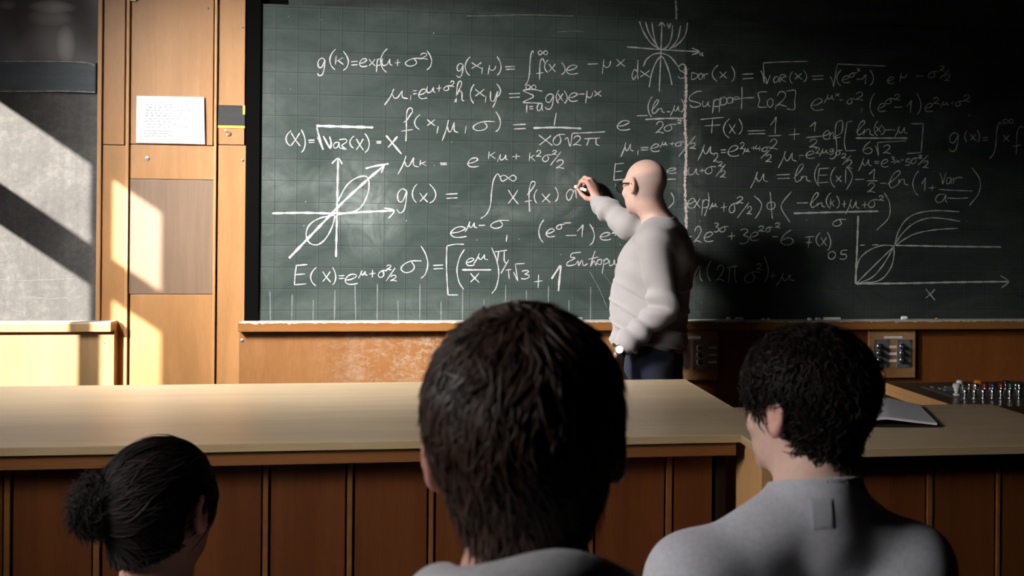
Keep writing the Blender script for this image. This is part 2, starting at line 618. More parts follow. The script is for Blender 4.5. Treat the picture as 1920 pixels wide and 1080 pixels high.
# ------------------------------------------------------------------ the chalk writing
G = {
    'x': ['0,0 3,3.5 6,6.5 10,10', '9.5,0 5.5,4.5 0,9.5'],
    'X': ['0,0 4,4 10,10', '9,.5 5,5 .5,9.5'],
    '(': ['9,0 4,2 1,5 3,8 8,10'],
    ')': ['2,0 7,2.5 9.5,5.5 7,8.5 2,10'],
    '=': ['0,2 5,1.5 10,1', '.5,9 5,8.5 10,8'],
    '-': ['0,5.5 5,5 10,4.5'],
    '+': ['5.5,0 5,10', '0,5.5 10,4.5'],
    '1': ['0,5 5,2 8,0 7,5 6.5,10'],
    '2': ['1,3 3,.5 7,0 9,2.5 6,6 0,9.6', '0,9.6 4,8.8 10,10'],
    '3': ['1,1 6,0 9,1.6 4,4.4', '4,4.4 9,5.5 9,8.2 5,10 0,9.6'],
    '4': ['3,0 0,6 9,5.5', '8,1 7,10'],
    '5': ['10,0 3,.5 2,4.5 7,4.5 9,7 6,10 0,9.6'],
    '6': ['8,0 3,3 0,7.5 3,10 8,9.5 9.5,7 6,5.2 1,7'],
    '0': ['5,0 1,3 1,8 5,10 9,7 9,2 5,0'],
    'o': ['6,0 1,3 1,8 5,10 9,7 9,2 5,0'],
    'g': ['9,1 5,0 1,2 1.5,5 5,5.2 9,1', '9,1 8,6 6,9.2 2.5,10 0,8.5'],
    'e': ['.5,6 5,5 9,2 7,0 3,1.2 0,6 2,9.6 6,10 10,9'],
    'p': ['3,0 1.5,10', '2.4,2 6,0 9.5,1.5 8,4.6 2.5,5.2'],
    'q': ['2,0 0,10', '1.5,3.5 4,5.5 8,4.5 9.5,1'],
    'f': ['10,2 8,0 5.5,.8 4.5,3.5 4.3,6.5 4,10', '0,7 8.5,6.6'],
    'F': ['0,1.2 10,0', '2,5.6 9,5', '5,.8 4.6,5 4.4,10'],
    'm': ['4,0 2.4,5 0,10', '3.2,3 4.2,5.6 5.6,5.2 7.6,1', '7.6,1 7.6,5 10,6'],
    'u': ['1,0 0,6 1.5,10 5,8 7.5,1', '7.5,1 7.5,8 10,9.6'],
    'n': ['1,1 0,9.5', '.6,6 4,1.6 6,2.4 6.2,8 10,10'],
    's': ['10,1 5,1 1.4,3.6 0,7.2 2,10 5,9 6.4,5.6 5,1.4'],
    'i': ['5,5 2.4,1 0,4 1.4,9 5,5 8,1 10,5 8,9 5,5'],
    'I': ['10,.8 8.6,0 6.6,1.4 5.6,4 5,7 3,9 0,10'],
    'S': ['9,1 5,0 1,2 2.4,4.4 8,6.4 8.6,9 3,10 0,8.6'],
    'E': ['2,0 1,5 .4,10', '1.6,.5 10,0', '1.2,5 8.4,4.6', '.4,10 9.4,9.5'],
    'M': ['0,10 4,0 4.6,6 8,0 8.4,7 10,10'],
    'k': ['2,0 1,10', '9,2.5 2,6.5', '3.6,5.5 9.5,10'],
    'h': ['0,10 3,6 7,1.4 5.6,0 3,2 1.6,10', '1.8,7 5,4.6 7.4,5.6 7.6,8.8 10,9.4'],
    'l': ['0,8 4,5.6 9,1.6 8,0 4.4,2 1.4,7 2.4,10 6,9 9,6.6'],
    'd': ['7,6 3,5 0,8 2,10 6,8', '8,0 7.4,6 8,10'],
    'D': ['1,1 0,10', '0,1 7,2 9.6,5 6,9 0,10'],
    'r': ['1,1 1.4,10', '1.2,5 5,1.4 10,1.6'],
    'R': ['1,1 1,10', '0,1 6,0 9.5,2.5 2,5.4 10,10'],
    'V': ['0,0 3,5 4,10 7,4 9,0'],
    'a': ['8,1 3,1 0,6 2,10 6,8 9,1', '9,1 8.4,7 10,10'],
    'y': ['1,0 1,5 4,6 8,0', '8.4,0 6,6 3,10'],
    'P': ['0,1.6 5,1 10,.4', '3,1.2 2.4,6 1.6,10', '7.6,.9 7.6,8 9.6,10'],
    '/': ['10,0 0,10'],
    'T': ['0,1 10,0', '5,.6 6,10'],
    'Z': ['10,1.2 5,0 0,.8 5.4,4.8 0,9 5,9.6 10,10'],
    'K': ['1.4,0 .6,10', '9,.8 1,6', '3,5 9.6,10'],
    ',': ['7,0 3,10'],
    '|': ['6,0 4,10'],
    't': ['6,0 3,5 2,10', '0,4.6 10,3.8'],
}


def catmull(P, step=2.0):
    P = [np.array(p, float) for p in P]
    if len(P) == 2:
        n = max(2, int(np.linalg.norm(P[1] - P[0]) / 5) + 1)
        return [P[0] + (P[1] - P[0]) * t for t in np.linspace(0, 1, n)]
    Q = [2 * P[0] - P[1]] + P + [2 * P[-1] - P[-2]]
    out = []
    for i in range(1, len(Q) - 2):
        n = max(2, int(np.linalg.norm(Q[i + 1] - Q[i]) / step))
        for t in np.linspace(0, 1, n, endpoint=False):
            out.append(.5 * (2 * Q[i] + (Q[i + 1] - Q[i - 1]) * t + (2 * Q[i - 1] - 5 * Q[i] + 4 * Q[i + 1] - Q[i + 2]) * t * t
                             + (-Q[i - 1] + 3 * Q[i] - 3 * Q[i + 1] + Q[i + 2]) * t ** 3))
    out.append(P[-1])
    return out


def glyph_strokes(text):
    """'g 595 109 611 142 ; ~ 1426,132 1433,156 ; ~w 5 x,y ...' -> list of (points, width)"""
    res = []
    for it in text.replace('\n', ' ').split(';'):
        it = it.split()
        if not it:
            continue
        if it[0][0] == '~':
            w = float(it[0][1:]) if len(it[0]) > 1 else None
            res.append(([tuple(map(float, q.split(','))) for q in it[1:]], w, False))
        elif it[0] == '.':
            x, y, r = map(float, it[1:4])
            res.append(([(x - r * .4, y), (x + r * .4, y + .3)], 2 * r, False))
        else:
            x0, y0, x1, y1 = map(float, it[1:5])
            for st in G[it[0]]:
                pts = [tuple(map(float, q.split(','))) for q in st.split()]
                res.append(([(x0 + a / 10 * (x1 - x0), y0 + b / 10 * (y1 - y0)) for a, b in pts], None, True))
    return res


def chalk_part(name, text, mat, w0, parent, Y=D_WALL, label=None, stuff=False):
    """one part per group of strokes that stand close together"""
    S = []
    for pts, w, _ in glyph_strokes(text):
        w = w or w0
        P = catmull(pts)
        ph = RNG.uniform(0, 6)
        n = len(P)
        off = Y - .0005 - RNG.uniform(0, .0003)
        C = [W(p[0], p[1], Y) for p in P]
        V = []
        for i in range(n):
            t = C[min(i + 1, n - 1)] - C[max(i - 1, 0)]
            t = np.array([t[0], t[2]])
            t = t / (np.linalg.norm(t) + 1e-9)
            wid = abs(w) * .00247 / 2 * (1 + .22 * math.sin(i * .45 + ph) + RNG.normal() * .07)
            if i in (0, n - 1):
                wid *= .55
            V += [(C[i][0] - t[1] * wid, off, C[i][2] + t[0] * wid), (C[i][0] + t[1] * wid, off, C[i][2] - t[0] * wid)]
        S.append(np.array(V))
    groups = list(range(len(S)))
    if not stuff:
        lo = np.array([s.min(0) for s in S])
        hi = np.array([s.max(0) for s in S])
        size = (hi - lo).max(1)
        changed = True
        while changed:
            changed = False
            for i in range(len(S)):
                for j in range(i):
                    gap = np.linalg.norm(np.maximum(0, np.maximum(lo[i] - hi[j], lo[j] - hi[i])))
                    if gap <= max(.019, .48 * max(size[i], size[j])) and groups[i] != groups[j]:
                        groups[i] = groups[j] = min(groups[i], groups[j])
                        changed = True
    else:
        groups = [0] * len(S)
    last = None
    for g in sorted(set(groups)):
        V, Fc = [], []
        for s, q in zip(S, groups):
            if q == g:
                b0 = len(V)
                V += [tuple(v) for v in s]
                Fc += [(b0 + 2 * i - 2, b0 + 2 * i - 1, b0 + 2 * i + 1, b0 + 2 * i) for i in range(1, len(s) // 2)]
        last = obj(name, V, Fc, mat, parent)
        if label:
            last['label'] = label
        if stuff:
            last['kind'] = 'stuff'
    return last


LINES = [
    # upper left
    '''g 595 109 611 142;( 617 92 631 131;k 627 104 645 121;) 641 96 654 132;= 658 114 671 123;e 674 110 689 125;x 692 111 704 124;p 704 110 716 135;( 712 91 728 136;u 716 109 736 123;+ 740 111 751 124;s 760 108 793 124;2 787 100 802 111;) 798 95 810 131''',
    '''g 856 119 870 145;( 871 106 883 142;x 884 117 904 129;, 902 126 906 139;q 915 122 930 140;) 930 106 940 141;= 947 124 966 131;I 984 95 1001 160;i 1009 94 1027 104;f 1005 110 1021 150;( 1020 112 1029 136;x 1029 120 1042 135;) 1051 117 1060 140;e 1062 122 1084 139;- 1102 116 1121 124;q 1129 111 1146 139;x 1156 111 1172 125;d 1185 112 1199 149;x 1200 132 1219 145''',
    '''m 721 167 765 197;| 768 179 772 188;= 774 169 782 177;e 785 167 801 185;u 800 162 817 174;+ 818 159 828 172;s 832 160 847 170;2 844 152 852 163;h 852 152 871 192;( 881 158 890 194;x 891 167 909 181;, 909 180 912 193;y 918 171 937 202;) 929 157 939 182;= 954 174 975 184;Z 981 168 1017 194;i 986 158 1005 169;| 986 196 989 211;= 992 199 1000 205;a 1007 193 1018 208;g 1022 176 1040 205;( 1042 169 1049 194;x 1046 175 1056 190;) 1056 170 1064 194;e 1066 174 1084 190;- 1083 174 1096 179;q 1098 170 1112 194;x 1114 170 1128 181''',
    '''~ 774,211 772,203 767,203 763,210 762,228 762,245 761,265;~ 752,246 774,243;~ 756,230 763,225 768,217 773,210;( 776 215 789 243;x 801 224 816 236;, 817 236 824 250;m 829 225 859 264;, 870 236 876 250;s 887 226 928 245;) 927 209 939 247;= 962 232 986 243;~ 1043,211 1039,236;~3.2 1000,240 1045,239 1090,241;X 1010 253 1036 273;s 1037 250 1060 272;~ 1059,262 1064,258 1069,274 1073,250;~ 1073,250 1100,249 1135,247;2 1074 255 1090 273;P 1095 258 1125 273''',
    '''e 1157 226 1182 244;- 1194 214 1214 220;( 1214 181 1224 220;l 1221 187 1236 213;n 1232 202 1247 211;- 1250 208 1257 211;m 1257 197 1277 217;) 1275 185 1283 211;~3 1210,224 1250,222 1284,222;2 1229 228 1245 250;s 1245 232 1268 246;2 1269 225 1278 232''',
    '''~ 537,245;( 535 245 547 274;x 546 249 563 274;) 563 243 573 286;= 578 262 590 268;~ 595,257 600,268 606,280;~3 594,239 599,258 606,281;~4.4 593,236 630,237 665,238 700,239;~3 606,255 613,268 619,279;~3 618,256 621,268 619,279;a 625 266 638 278;~ 636,262 648,261 650,266 641,273 648,279;~ 638,278 650,280;( 655 255 665 278;x 668 260 682 282;) 682 250 693 286;= 705 265 715 269;~3 724,254 738,271 753,289;~3 745,256 737,266 728,276''',
    '''m 746 292 785 327;k 786 300 800 311;. 814 310 1.5;= 825 305 838 309;e 877 296 898 313;K 915 284 930 298;, 932 297 935 304;u 937 289 952 300;+ 960 288 975 299;k 991 286 1004 302;2 1005 282 1015 294;s 1017 289 1035 303;2 1035 282 1044 290;/ 1032 284 1052 310;2 1042 300 1058 316''',
    '''g 744 354 765 399;( 772 345 783 380;x 787 362 802 379;) 802 345 818 381;= 836 362 858 373;I 901 326 938 410;i 938 327 968 341;x 953 356 972 383;~ 1004,344 1001,340 996,342 993,352 992,368 993,397;~ 984,378 997,376;~ 988,366 998,354 1004,344;( 1001 355 1008 381;x 1016 363 1032 380;) 1039 351 1047 378;~ 1077,360 1069,355 1062,364 1064,374 1069,374 1078,356 1081,372''',
    '''e 845 425 875 445;m 872 415 895 435;- 897 421 910 424;s 920 412 955 428;, 948 440 952 453;( 1009 412 1021 455;e 1024 429 1041 444;s 1043 420 1059 430;- 1056 414 1071 422;- 1061 440 1081 443;1 1082 422 1096 445;) 1103 420 1115 460;. 1111 428 3.4;e 1125 436 1146 450;2 1147 430 1155 438;m 1153 428 1170 442''',
    '''E 551 496 576 534;( 581 501 595 536;x 605 509 620 529;) 622 501 630 534;= 635 516 646 523;e 647 514 671 533;m 672 507 689 522;+ 692 506 704 520;s 709 506 726 520;2 724 497 734 506;/ 724 502 741 527;2 732 516 744 527;s 752 487 791 511;) 786 461 803 522;= 812 496 831 505''',
    '''~ 870,458 854,458 838,461;~ 838,461 837,490 838,520 840,553;~ 840,553 859,553;( 855 467 873 543;e 874 484 890 498;m 888 475 915 495;~3 866,506 921,506;x 882 512 899 530;) 918 464 936 551;P 928 468 951 494;/ 939 487 954 513;T 948 505 959 523;~ 963,510 971,527;~ 971,527 966,495;~ 966,495 984,494;3 977 507 993 523;+ 1001 515 1017 540;~3.4 1034,523 1043,509 1051,499 1049,523 1047,546''',
    '''~ 1089,473 1073,475 1070,482 1078,484 1064,492 1064,498 1078,496 1084,489 1085,498 1091,488 1094,498 1102,494;~ 1116,470 1111,485 1107,500;~ 1103,486 1122,482;~ 1108,498 1114,489 1117,498 1121,488 1128,487 1126,496 1120,494;~ 1133,485 1129,513;~ 1131,490 1138,485 1141,491 1133,496;~ 1143,488 1143,498 1150,495 1152,487 1154,497 1162,489;~ 1164,498 1160,508 1156,512''',
    # right board
    '''S 1271 120 1287 147;~ 1286,126 1285,150;~ 1280,132 1292,129;D 1296 135 1309 149;o 1309 137 1318 149;r 1319 137 1328 148;( 1334 122 1348 153;x 1349 134 1363 147;) 1370 124 1378 153;= 1391 137 1413 149;~ 1426,132 1430,140 1433,156;~ 1433,156 1431,118;~ 1431,118 1470,116 1515,115;V 1432 140 1446 157;a 1450 143 1462 155;R 1462 140 1474 154;( 1480 134 1487 157;x 1490 137 1504 149;) 1504 131 1513 154;= 1522 141 1544 150;~ 1556,143 1560,150 1563,163;~ 1563,163 1568,131;~ 1568,131 1570,120;~ 1570,120 1615,122 1662,124;( 1568 131 1578 161;e 1579 142 1594 155;s 1592 136 1607 145;x 1607 128 1613 135;- 1606 147 1614 150;1 1615 140 1626 159;) 1629 131 1638 160''',
    '''e 1664 144 1677 157;q 1687 136 1701 154;- 1717 140 1731 145;s 1740 133 1760 146;2 1761 124 1771 133;/ 1761 131 1780 148;2 1770 140 1782 152''',
    '''~ 1316,171 1306,172 1294,180 1293,188 1304,191 1314,195 1309,200 1298,201 1293,196;u 1317 189 1332 200;p 1333 186 1352 213;p 1345 182 1364 211;o 1362 182 1374 194;r 1372 180 1386 194;~ 1391,163 1391,184 1390,205;~ 1376,187 1395,184 1415,183;~ 1438,172 1422,174 1424,188 1422,200 1438,201;o 1438 184 1450 201;, 1453 197 1456 206;2 1455 172 1475 200;~ 1474,171 1491,170 1490,188 1489,205 1475,204''',
    '''e 1521 185 1544 207;m 1545 177 1565 193;x 1566 175 1574 181;- 1574 186 1580 189;s 1588 184 1603 195;2 1603 173 1619 188;, 1614 202 1617 210;( 1630 175 1641 219;e 1646 194 1661 209;s 1660 184 1677 195;2 1676 177 1688 188;- 1676 200 1692 202;1 1700 188 1711 212;) 1717 175 1727 215;e 1734 194 1750 209;2 1749 183 1761 195;m 1762 190 1780 202;+ 1781 190 1789 197;s 1791 189 1806 199;2 1805 178 1819 191;, 1815 214 1819 219''',
    '''~ 1313,224 1335,222 1357,220;~ 1321,236 1351,234;~ 1336,224 1334,250;( 1355 222 1370 259;x 1367 233 1379 251;) 1383 222 1392 252;= 1401 244 1435 252;1 1444 220 1458 251;~ 1440,255 1465,254;2 1443 261 1458 280;+ 1478 241 1500 263;1 1518 229 1532 247;~ 1511,258 1543,255;2 1517 261 1533 277;e 1543 245 1557 261;n 1555 247 1568 259;~ 1566,256 1578,248 1580,230 1576,226 1568,232 1566,250 1569,275 1567,292 1560,298 1555,296;~ 1562,260 1576,257''',
    '''~ 1598,227 1588,229;~ 1588,229 1583,265 1586,283;~ 1586,283 1605,282;l 1605 226 1623 253;n 1619 240 1639 254;( 1638 227 1647 255;x 1642 237 1652 248;) 1649 234 1659 253;- 1659 242 1679 245;m 1676 236 1702 260;~3.2 1604,259 1650,259 1702,259;6 1618 265 1636 288;~ 1640,273 1644,280 1647,292;~ 1647,292 1645,267;~ 1645,267 1699,264;2 1655 272 1670 288;~ 1708,232 1731,232;~ 1731,232 1729,260 1727,286;~ 1727,286 1700,288''',
    '''m 1164 267 1188 294;| 1194 281 1198 291;= 1201 276 1216 282;e 1220 270 1237 284;m 1237 265 1252 277;+ 1255 266 1265 273;s 1266 265 1284 274;/ 1272 255 1304 294;2 1293 268 1305 279''',
    '''m 1308 271 1340 301;2 1337 287 1347 304;= 1351 280 1362 287;e 1365 273 1386 293;2 1387 267 1396 280;m 1392 277 1406 290;+ 1408 274 1417 281;4 1416 272 1427 283;s 1428 275 1445 284;/ 1426 282 1443 297;2 1435 290 1447 304;m 1459 283 1494 315;- 1497 289 1507 294;. 1499 297 1.4;e 1511 283 1528 297;2 1528 277 1537 288;m 1536 279 1554 293;g 1555 279 1564 290;s 1566 281 1580 291;2 1577 288 1587 297;/ 1579 291 1596 309;2 1586 300 1598 316;m 1609 296 1635 321;= 1639 302 1649 307;e 1652 299 1666 313;3 1670 294 1677 304;m 1676 299 1688 308;+ 1688 298 1695 302;5 1697 298 1707 310;s 1708 295 1723 307;2 1721 291 1729 297;/ 1721 291 1740 310;2 1730 302 1741 315''',
    '''E 1150 306 1170 338;e 1250 315 1269 325;- 1251 334 1268 338;u 1290 314 1311 328;+ 1311 316 1321 324;s 1322 311 1343 326;2 1346 303 1355 312;/ 1342 308 1360 331;2 1350 320 1361 333''',
    '''m 1407 322 1440 353;= 1456 326 1481 336;l 1488 307 1508 341;n 1501 329 1520 340;( 1526 306 1538 349;E 1532 315 1555 343;( 1556 313 1568 352;x 1567 329 1578 341;| 1584 317 1587 344;~ 1587,312 1597,325 1597,337 1587,356;- 1603 335 1621 338;1 1629 317 1643 337;~ 1625,339 1646,339;2 1626 343 1641 361;- 1650 342 1662 345;l 1664 320 1690 352;n 1684 334 1703 347''',
    '''( 1710 320 1724 367;1 1728 333 1737 358;+ 1741 346 1754 358;V 1762 324 1775 345;a 1774 332 1785 345;r 1785 331 1805 344;~ 1760,355 1790,357 1824,358;a 1754 363 1776 380;~ 1776,371 1795,372 1815,371;~ 1822,314 1837,337 1835,362 1817,386''',
    '''~ 1258,361 1263,371 1262,381 1252,391;e 1289 372 1304 390;x 1301 372 1313 390;p 1313 374 1330 404;~ 1328,361 1329,380 1321,405;m 1330 380 1346 393;+ 1351 380 1363 397;s 1367 380 1384 399;2 1380 369 1394 381;/ 1382 380 1404 409;2 1400 387 1410 402;~ 1414,367 1427,380 1426,393 1416,410''',
    '''~ 1444,360 1446,385 1448,410;0 1437 378 1454 393;~ 1484,359 1467,380 1466,393 1481,417;- 1494 379 1515 382;l 1518 361 1536 389;n 1532 379 1547 388;( 1548 361 1559 391;k 1556 372 1565 388;) 1567 367 1574 391;+ 1578 376 1587 389;m 1585 374 1612 402;+ 1616 378 1626 390;s 1628 373 1647 389;2 1647 367 1657 376;~3.4 1488,400 1560,398 1647,396;s 1561 410 1587 424;~ 1658,361 1668,382 1666,408 1643,432;. 1512 413 1.6;. 1470 445 1''',
    '''- 1291 441 1298 446;2 1301 425 1316 455;e 1320 435 1338 453;3 1338 418 1348 435;s 1349 424 1366 435;+ 1364 435 1379 450;3 1386 429 1404 457;e 1406 435 1423 451;2 1421 424 1433 434;s 1435 425 1449 435;2 1452 418 1463 427;- 1448 442 1458 445;6 1464 431 1488 459;. 1313 414 1.8''',
    '''~ 1509,445 1527,443;~ 1511,455 1522,454;~ 1518,443 1515,465;( 1529 436 1539 462;x 1539 445 1550 461;) 1549 435 1558 470;0 1552 471 1567 486;5 1574 469 1589 486''',
    '''M 1288 499 1317 528;( 1325 489 1334 527;2 1343 497 1358 527;P 1362 497 1383 530;s 1396 508 1425 530;2 1418 494 1428 506;) 1430 480 1441 530;+ 1442 511 1455 524;m 1455 512 1490 536''',
    '''g 1779 249 1799 284;( 1808 245 1814 266;x 1819 251 1830 264;) 1831 244 1837 267;= 1842 257 1853 264;I 1855 229 1878 297;i 1881 222 1900 233;x 1881 253 1893 266;~ 1919,240 1913,237 1907,248 1906,270 1905,290;~ 1899,274 1915,272''',
]
SOFT = {13, 15, 20, 22, 25, 26, 27, 28}
for i, t in enumerate(LINES):
    t = ';'.join(s for s in t.split(';') if not (s.strip().startswith('~') and len(s.split()) < 3))
    chalk_part('formula_lettering', t, CHALK_SOFT if i in SOFT else CHALK, 1.9, board)
chalk_part('chalk_graph', '''~3.2 634,298 633,340 632,390 630,482;~ 622,307 634,297 642,308;~3.6 510,400 570,399 630,400 690,397 739,395;~ 720,390 739,395 729,409;
 ~4.2 542,484 590,434 640,382 690,336 720,311;~3.4 685,316 705,311 729,307;~3.4 715,324 721,309;
 ~2.2 630,384 650,348 670,333 687,331 692,345 688,368 675,390 655,399 630,403 600,409 580,422 574,440 580,455 595,459 610,448 622,427 630,400''', CHALK, 2.6, board, label='axes with thick diagonal arrow and looped curve')
chalk_part('chalk_graph', '''~ 1241,42 1239,100 1236,172;~ 1235,49 1241,42 1247,50;~ 1175,88 1240,93 1311,97;~ 1297,90 1311,97 1297,103;y 1251 43 1259 54;x 1311 98 1319 105;
 ~ 1199,40 1206,59 1220,80 1239,94;~ 1210,41 1217,62 1229,82;~ 1222,41 1225,62 1231,85 1240,94;~ 1261,47 1259,70 1252,86 1241,94;~ 1276,48 1271,72 1261,87 1255,92;~ 1289,42 1286,62 1277,77 1262,90;
 ~ 1206,125 1212,112 1225,102 1241,100 1257,107 1272,125;~ 1217,164 1222,137 1231,115 1240,106 1247,115 1255,137 1260,160''', CHALK, 2.3, board, label='family of small parabolas on crossed axes')
chalk_part('chalk_graph', '''~3.6 1609,404 1607,460 1604,532;~3.4 1604,532 1700,531 1800,529 1889,528;~ 1876,517 1891,528 1877,540;~2.2 1735,541 1744,552 1753,563;~2.2 1753,542 1744,552 1735,559;
 ~3 1679,460 1780,462 1877,463;~ 1612,460 1622,459;~ 1635,459 1647,459;
 ~ 1606,505 1612,485 1630,469 1655,460 1677,461;~ 1677,460 1684,435 1697,414 1717,401 1752,395 1799,397;~ 1677,460 1690,440 1710,421 1735,410 1762,409 1800,415;~ 1679,460 1695,449 1717,438 1752,431 1796,428;
 ~ 1606,531 1640,497 1677,461;~ 1610,531 1635,520 1652,502 1665,482 1676,462;~ 1615,531 1650,525 1670,502 1676,478 1676,462''', CHALK_SOFT, 2.2, board, label='axes with fanned rising curves and dashed level line')
chalk_part('chalk_speck', ';'.join('. %g %g %g' % q for q in [(813, 62, 1.8), (602, 37, 1), (541, 31, 1), (545, 167, 1), (573, 378, 1.6), (762, 414, 1.4), (570, 423, 1.2), (1163, 458, 1.6), (1052, 477, 1.1), (973, 448, 1.2), (1813, 415, 1.4), (1706, 419, 1.4), (894, 450, 1.2), (847, 266, 1.3), (1240, 170, 1.2), (1315, 567, 1)]), CHALK_SOFT, 2, board, stuff=True)
GRID_CH = []
for i in range(34):
    gx = X0 + 0.02 + i * STEP * .5
    if gx < XS:
        pass
for x in list(range(507, 1150, 40)):
    GRID_CH.append('~1.6 %g,%g %g,%g' % (x + RNG.normal() * 1.2, 548 + RNG.uniform(-18, 18), x, 600))
chalk_part('chalk_streak', ';'.join(GRID_CH), chalk_mat('chalk_streak_dust', (0.30, 0.32, 0.31), 0.2, 0.8), 1.6, board, stuff=True)
chalk_part('chalk_streak', '~1.2 1105,508 1125,545 1138,577;~1 1130,510 1150,540;~1.4 875,30 930,29 990,28 1075,30;~1 1045,60 1075,58 1095,60', chalk_mat('chalk_scratch', (0.26, 0.28, 0.27), 0.2, 0.8), 1.2, board, stuff=True)

# ------------------------------------------------------------------ chalk trays
tr = thing('chalk_tray', (1.2, 4.40, 1.0), 'long wooden chalk ledge running under the green written board', 'ledge')
za, zb = atY(900, 603.5, 4.36)[2], atY(900, 621, 4.36)[2]
xl = atY(446, 610, 4.36)[0]
MB().box((xl, 4.36, zb), (4.9, D_WALL + .0, za), 0.004).build('ledge_board', WOOD_TRAY, tr)
V, Fc = [], []
n = 400
xs = np.linspace(xl + .004, 4.2, n)
for i, x in enumerate(xs):
    h = abs(RNG.normal()) * .003
    V += [(x, 4.3595, za - .002 - h), (x, 4.3605, za + .0006), (x, D_WALL - .001, za + .0007)]
    if i:
        q = 3 * i
        Fc += [(q - 3, q, q + 1, q - 2), (q - 2, q + 1, q + 2, q - 1)]
obj('chalk_dust', V, Fc, DUST, tr)['kind'] = 'stuff'
tr2 = thing('chalk_tray', (-1.9, 4.40, 1.0), 'short sunlit wooden ledge under the gray dusty chalkboard', 'ledge')
za2, zb2 = atY(100, 605, 4.36)[2], atY(100, 623, 4.36)[2]
xr2 = atY(208, 613, 4.36)[0]
MB().box((X_WIN + .02, 4.36, zb2), (xr2, D_WALL, za2), 0.006).build('ledge_board', WOOD_LOW, tr2)
MB().box((X_WIN + .02, 4.363, za2 - .001), (xr2 - .002, D_WALL, za2 + .001)).build('chalk_dust', DUST, tr2)['kind'] = 'stuff'

# ------------------------------------------------------------------ gray chalkboard on the left
tg = NT('gray_slate')
a = tg.noise(tg.coord((1, 1, 0.8)), 3.2, 6, 0.7, 1.2)
b = tg.noise(tg.coord((1, 1, 1)), 38, 4, 0.75, 0.5)
c = tg.noise(tg.coord((14, 1, 0.8)), 2.0, 3, 0.6)
f = tg.math('ADD', tg.math('MULTIPLY', a, 0.5), tg.math('ADD', tg.math('MULTIPLY', b, 0.32), tg.math('MULTIPLY', c, 0.18)))
gcol = tg.ramp(f, [(0.32, (0.050, 0.047, 0.046)), (0.5, (0.098, 0.092, 0.088)), (0.68, (0.19, 0.178, 0.165))])
tg.bump(b, 0.15, 0.002)
GRAY_SLATE = tg.fin(gcol, 0.6, 0.3)
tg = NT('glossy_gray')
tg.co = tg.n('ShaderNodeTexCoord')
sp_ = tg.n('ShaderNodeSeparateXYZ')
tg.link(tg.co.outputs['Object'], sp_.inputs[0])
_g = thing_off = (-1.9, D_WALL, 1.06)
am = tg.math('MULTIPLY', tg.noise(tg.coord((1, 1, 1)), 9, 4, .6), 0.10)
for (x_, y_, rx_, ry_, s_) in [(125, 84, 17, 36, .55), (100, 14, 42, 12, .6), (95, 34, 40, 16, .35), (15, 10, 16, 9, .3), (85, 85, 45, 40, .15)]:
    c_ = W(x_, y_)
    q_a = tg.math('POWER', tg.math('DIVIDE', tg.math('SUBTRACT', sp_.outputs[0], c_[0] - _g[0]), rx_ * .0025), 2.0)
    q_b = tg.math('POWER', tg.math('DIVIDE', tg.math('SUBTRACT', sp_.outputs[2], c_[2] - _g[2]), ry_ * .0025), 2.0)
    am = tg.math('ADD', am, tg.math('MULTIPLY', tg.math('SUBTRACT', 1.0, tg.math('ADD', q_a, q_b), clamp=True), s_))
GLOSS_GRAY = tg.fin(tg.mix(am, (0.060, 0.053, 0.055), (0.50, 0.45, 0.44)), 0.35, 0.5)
BLUE_GRAY = wood('painted_rail', (0.06, 0.078, 0.092), (0.085, 0.105, 0.12), (0.12, 0.14, 0.15), stretch=(2, 6, 12), rough=0.6)
gb = thing('chalkboard', (-1.9, D_WALL, 1.06), 'worn gray chalkboard in diagonal sunlight beside the wood panelling', 'chalkboard')
xe = W(181, 400)[0]
MB().box((X_WIN + .02, D_WALL, za2), (xe, D_WALL + .03, W(90, 172)[2]), .001).build('board_panel', GRAY_SLATE, gb)
z1, z2 = W(90, 172)[2], W(90, 116)[2]
MB().box((X_WIN + .02, D_WALL - .012, z1), (xe - .004, D_WALL + .03, z2), .006).build('cross_rail', BLUE_GRAY, gb)
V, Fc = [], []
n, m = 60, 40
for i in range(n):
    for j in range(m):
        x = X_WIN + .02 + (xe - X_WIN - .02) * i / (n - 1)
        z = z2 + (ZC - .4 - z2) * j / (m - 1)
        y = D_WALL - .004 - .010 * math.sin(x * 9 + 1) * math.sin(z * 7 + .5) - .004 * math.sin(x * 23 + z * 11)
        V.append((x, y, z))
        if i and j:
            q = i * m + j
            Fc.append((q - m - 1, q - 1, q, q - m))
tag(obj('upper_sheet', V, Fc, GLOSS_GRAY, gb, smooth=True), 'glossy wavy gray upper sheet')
chalk_part('scratch_mark', '~1.2 0,524 40,526 75,525 140,522;~1 72,500 74,524;~1.2 50,545 46,595;~1 55,574 63,565 72,568;~1 55,556 90,560 128,558;~1 20,580 38,584', chalk_mat('slate_scratch', (0.22, 0.21, 0.20), 0.1, 0.9), 0.8, gb, stuff=True)
chalk_part('chipped_edge', '~2 0,115 60,115 130,116 165,118 178,123;~1.8 0,171 60,171 120,171 178,173', chalk_mat('chipped_paint', (0.55, 0.56, 0.56), 0.2, 0.9), 1.6, gb, Y=D_WALL - .0124, stuff=True)

# ------------------------------------------------------------------ things fixed to the wall
def wp(x, y, Y):
    return atY(x, y, Y)


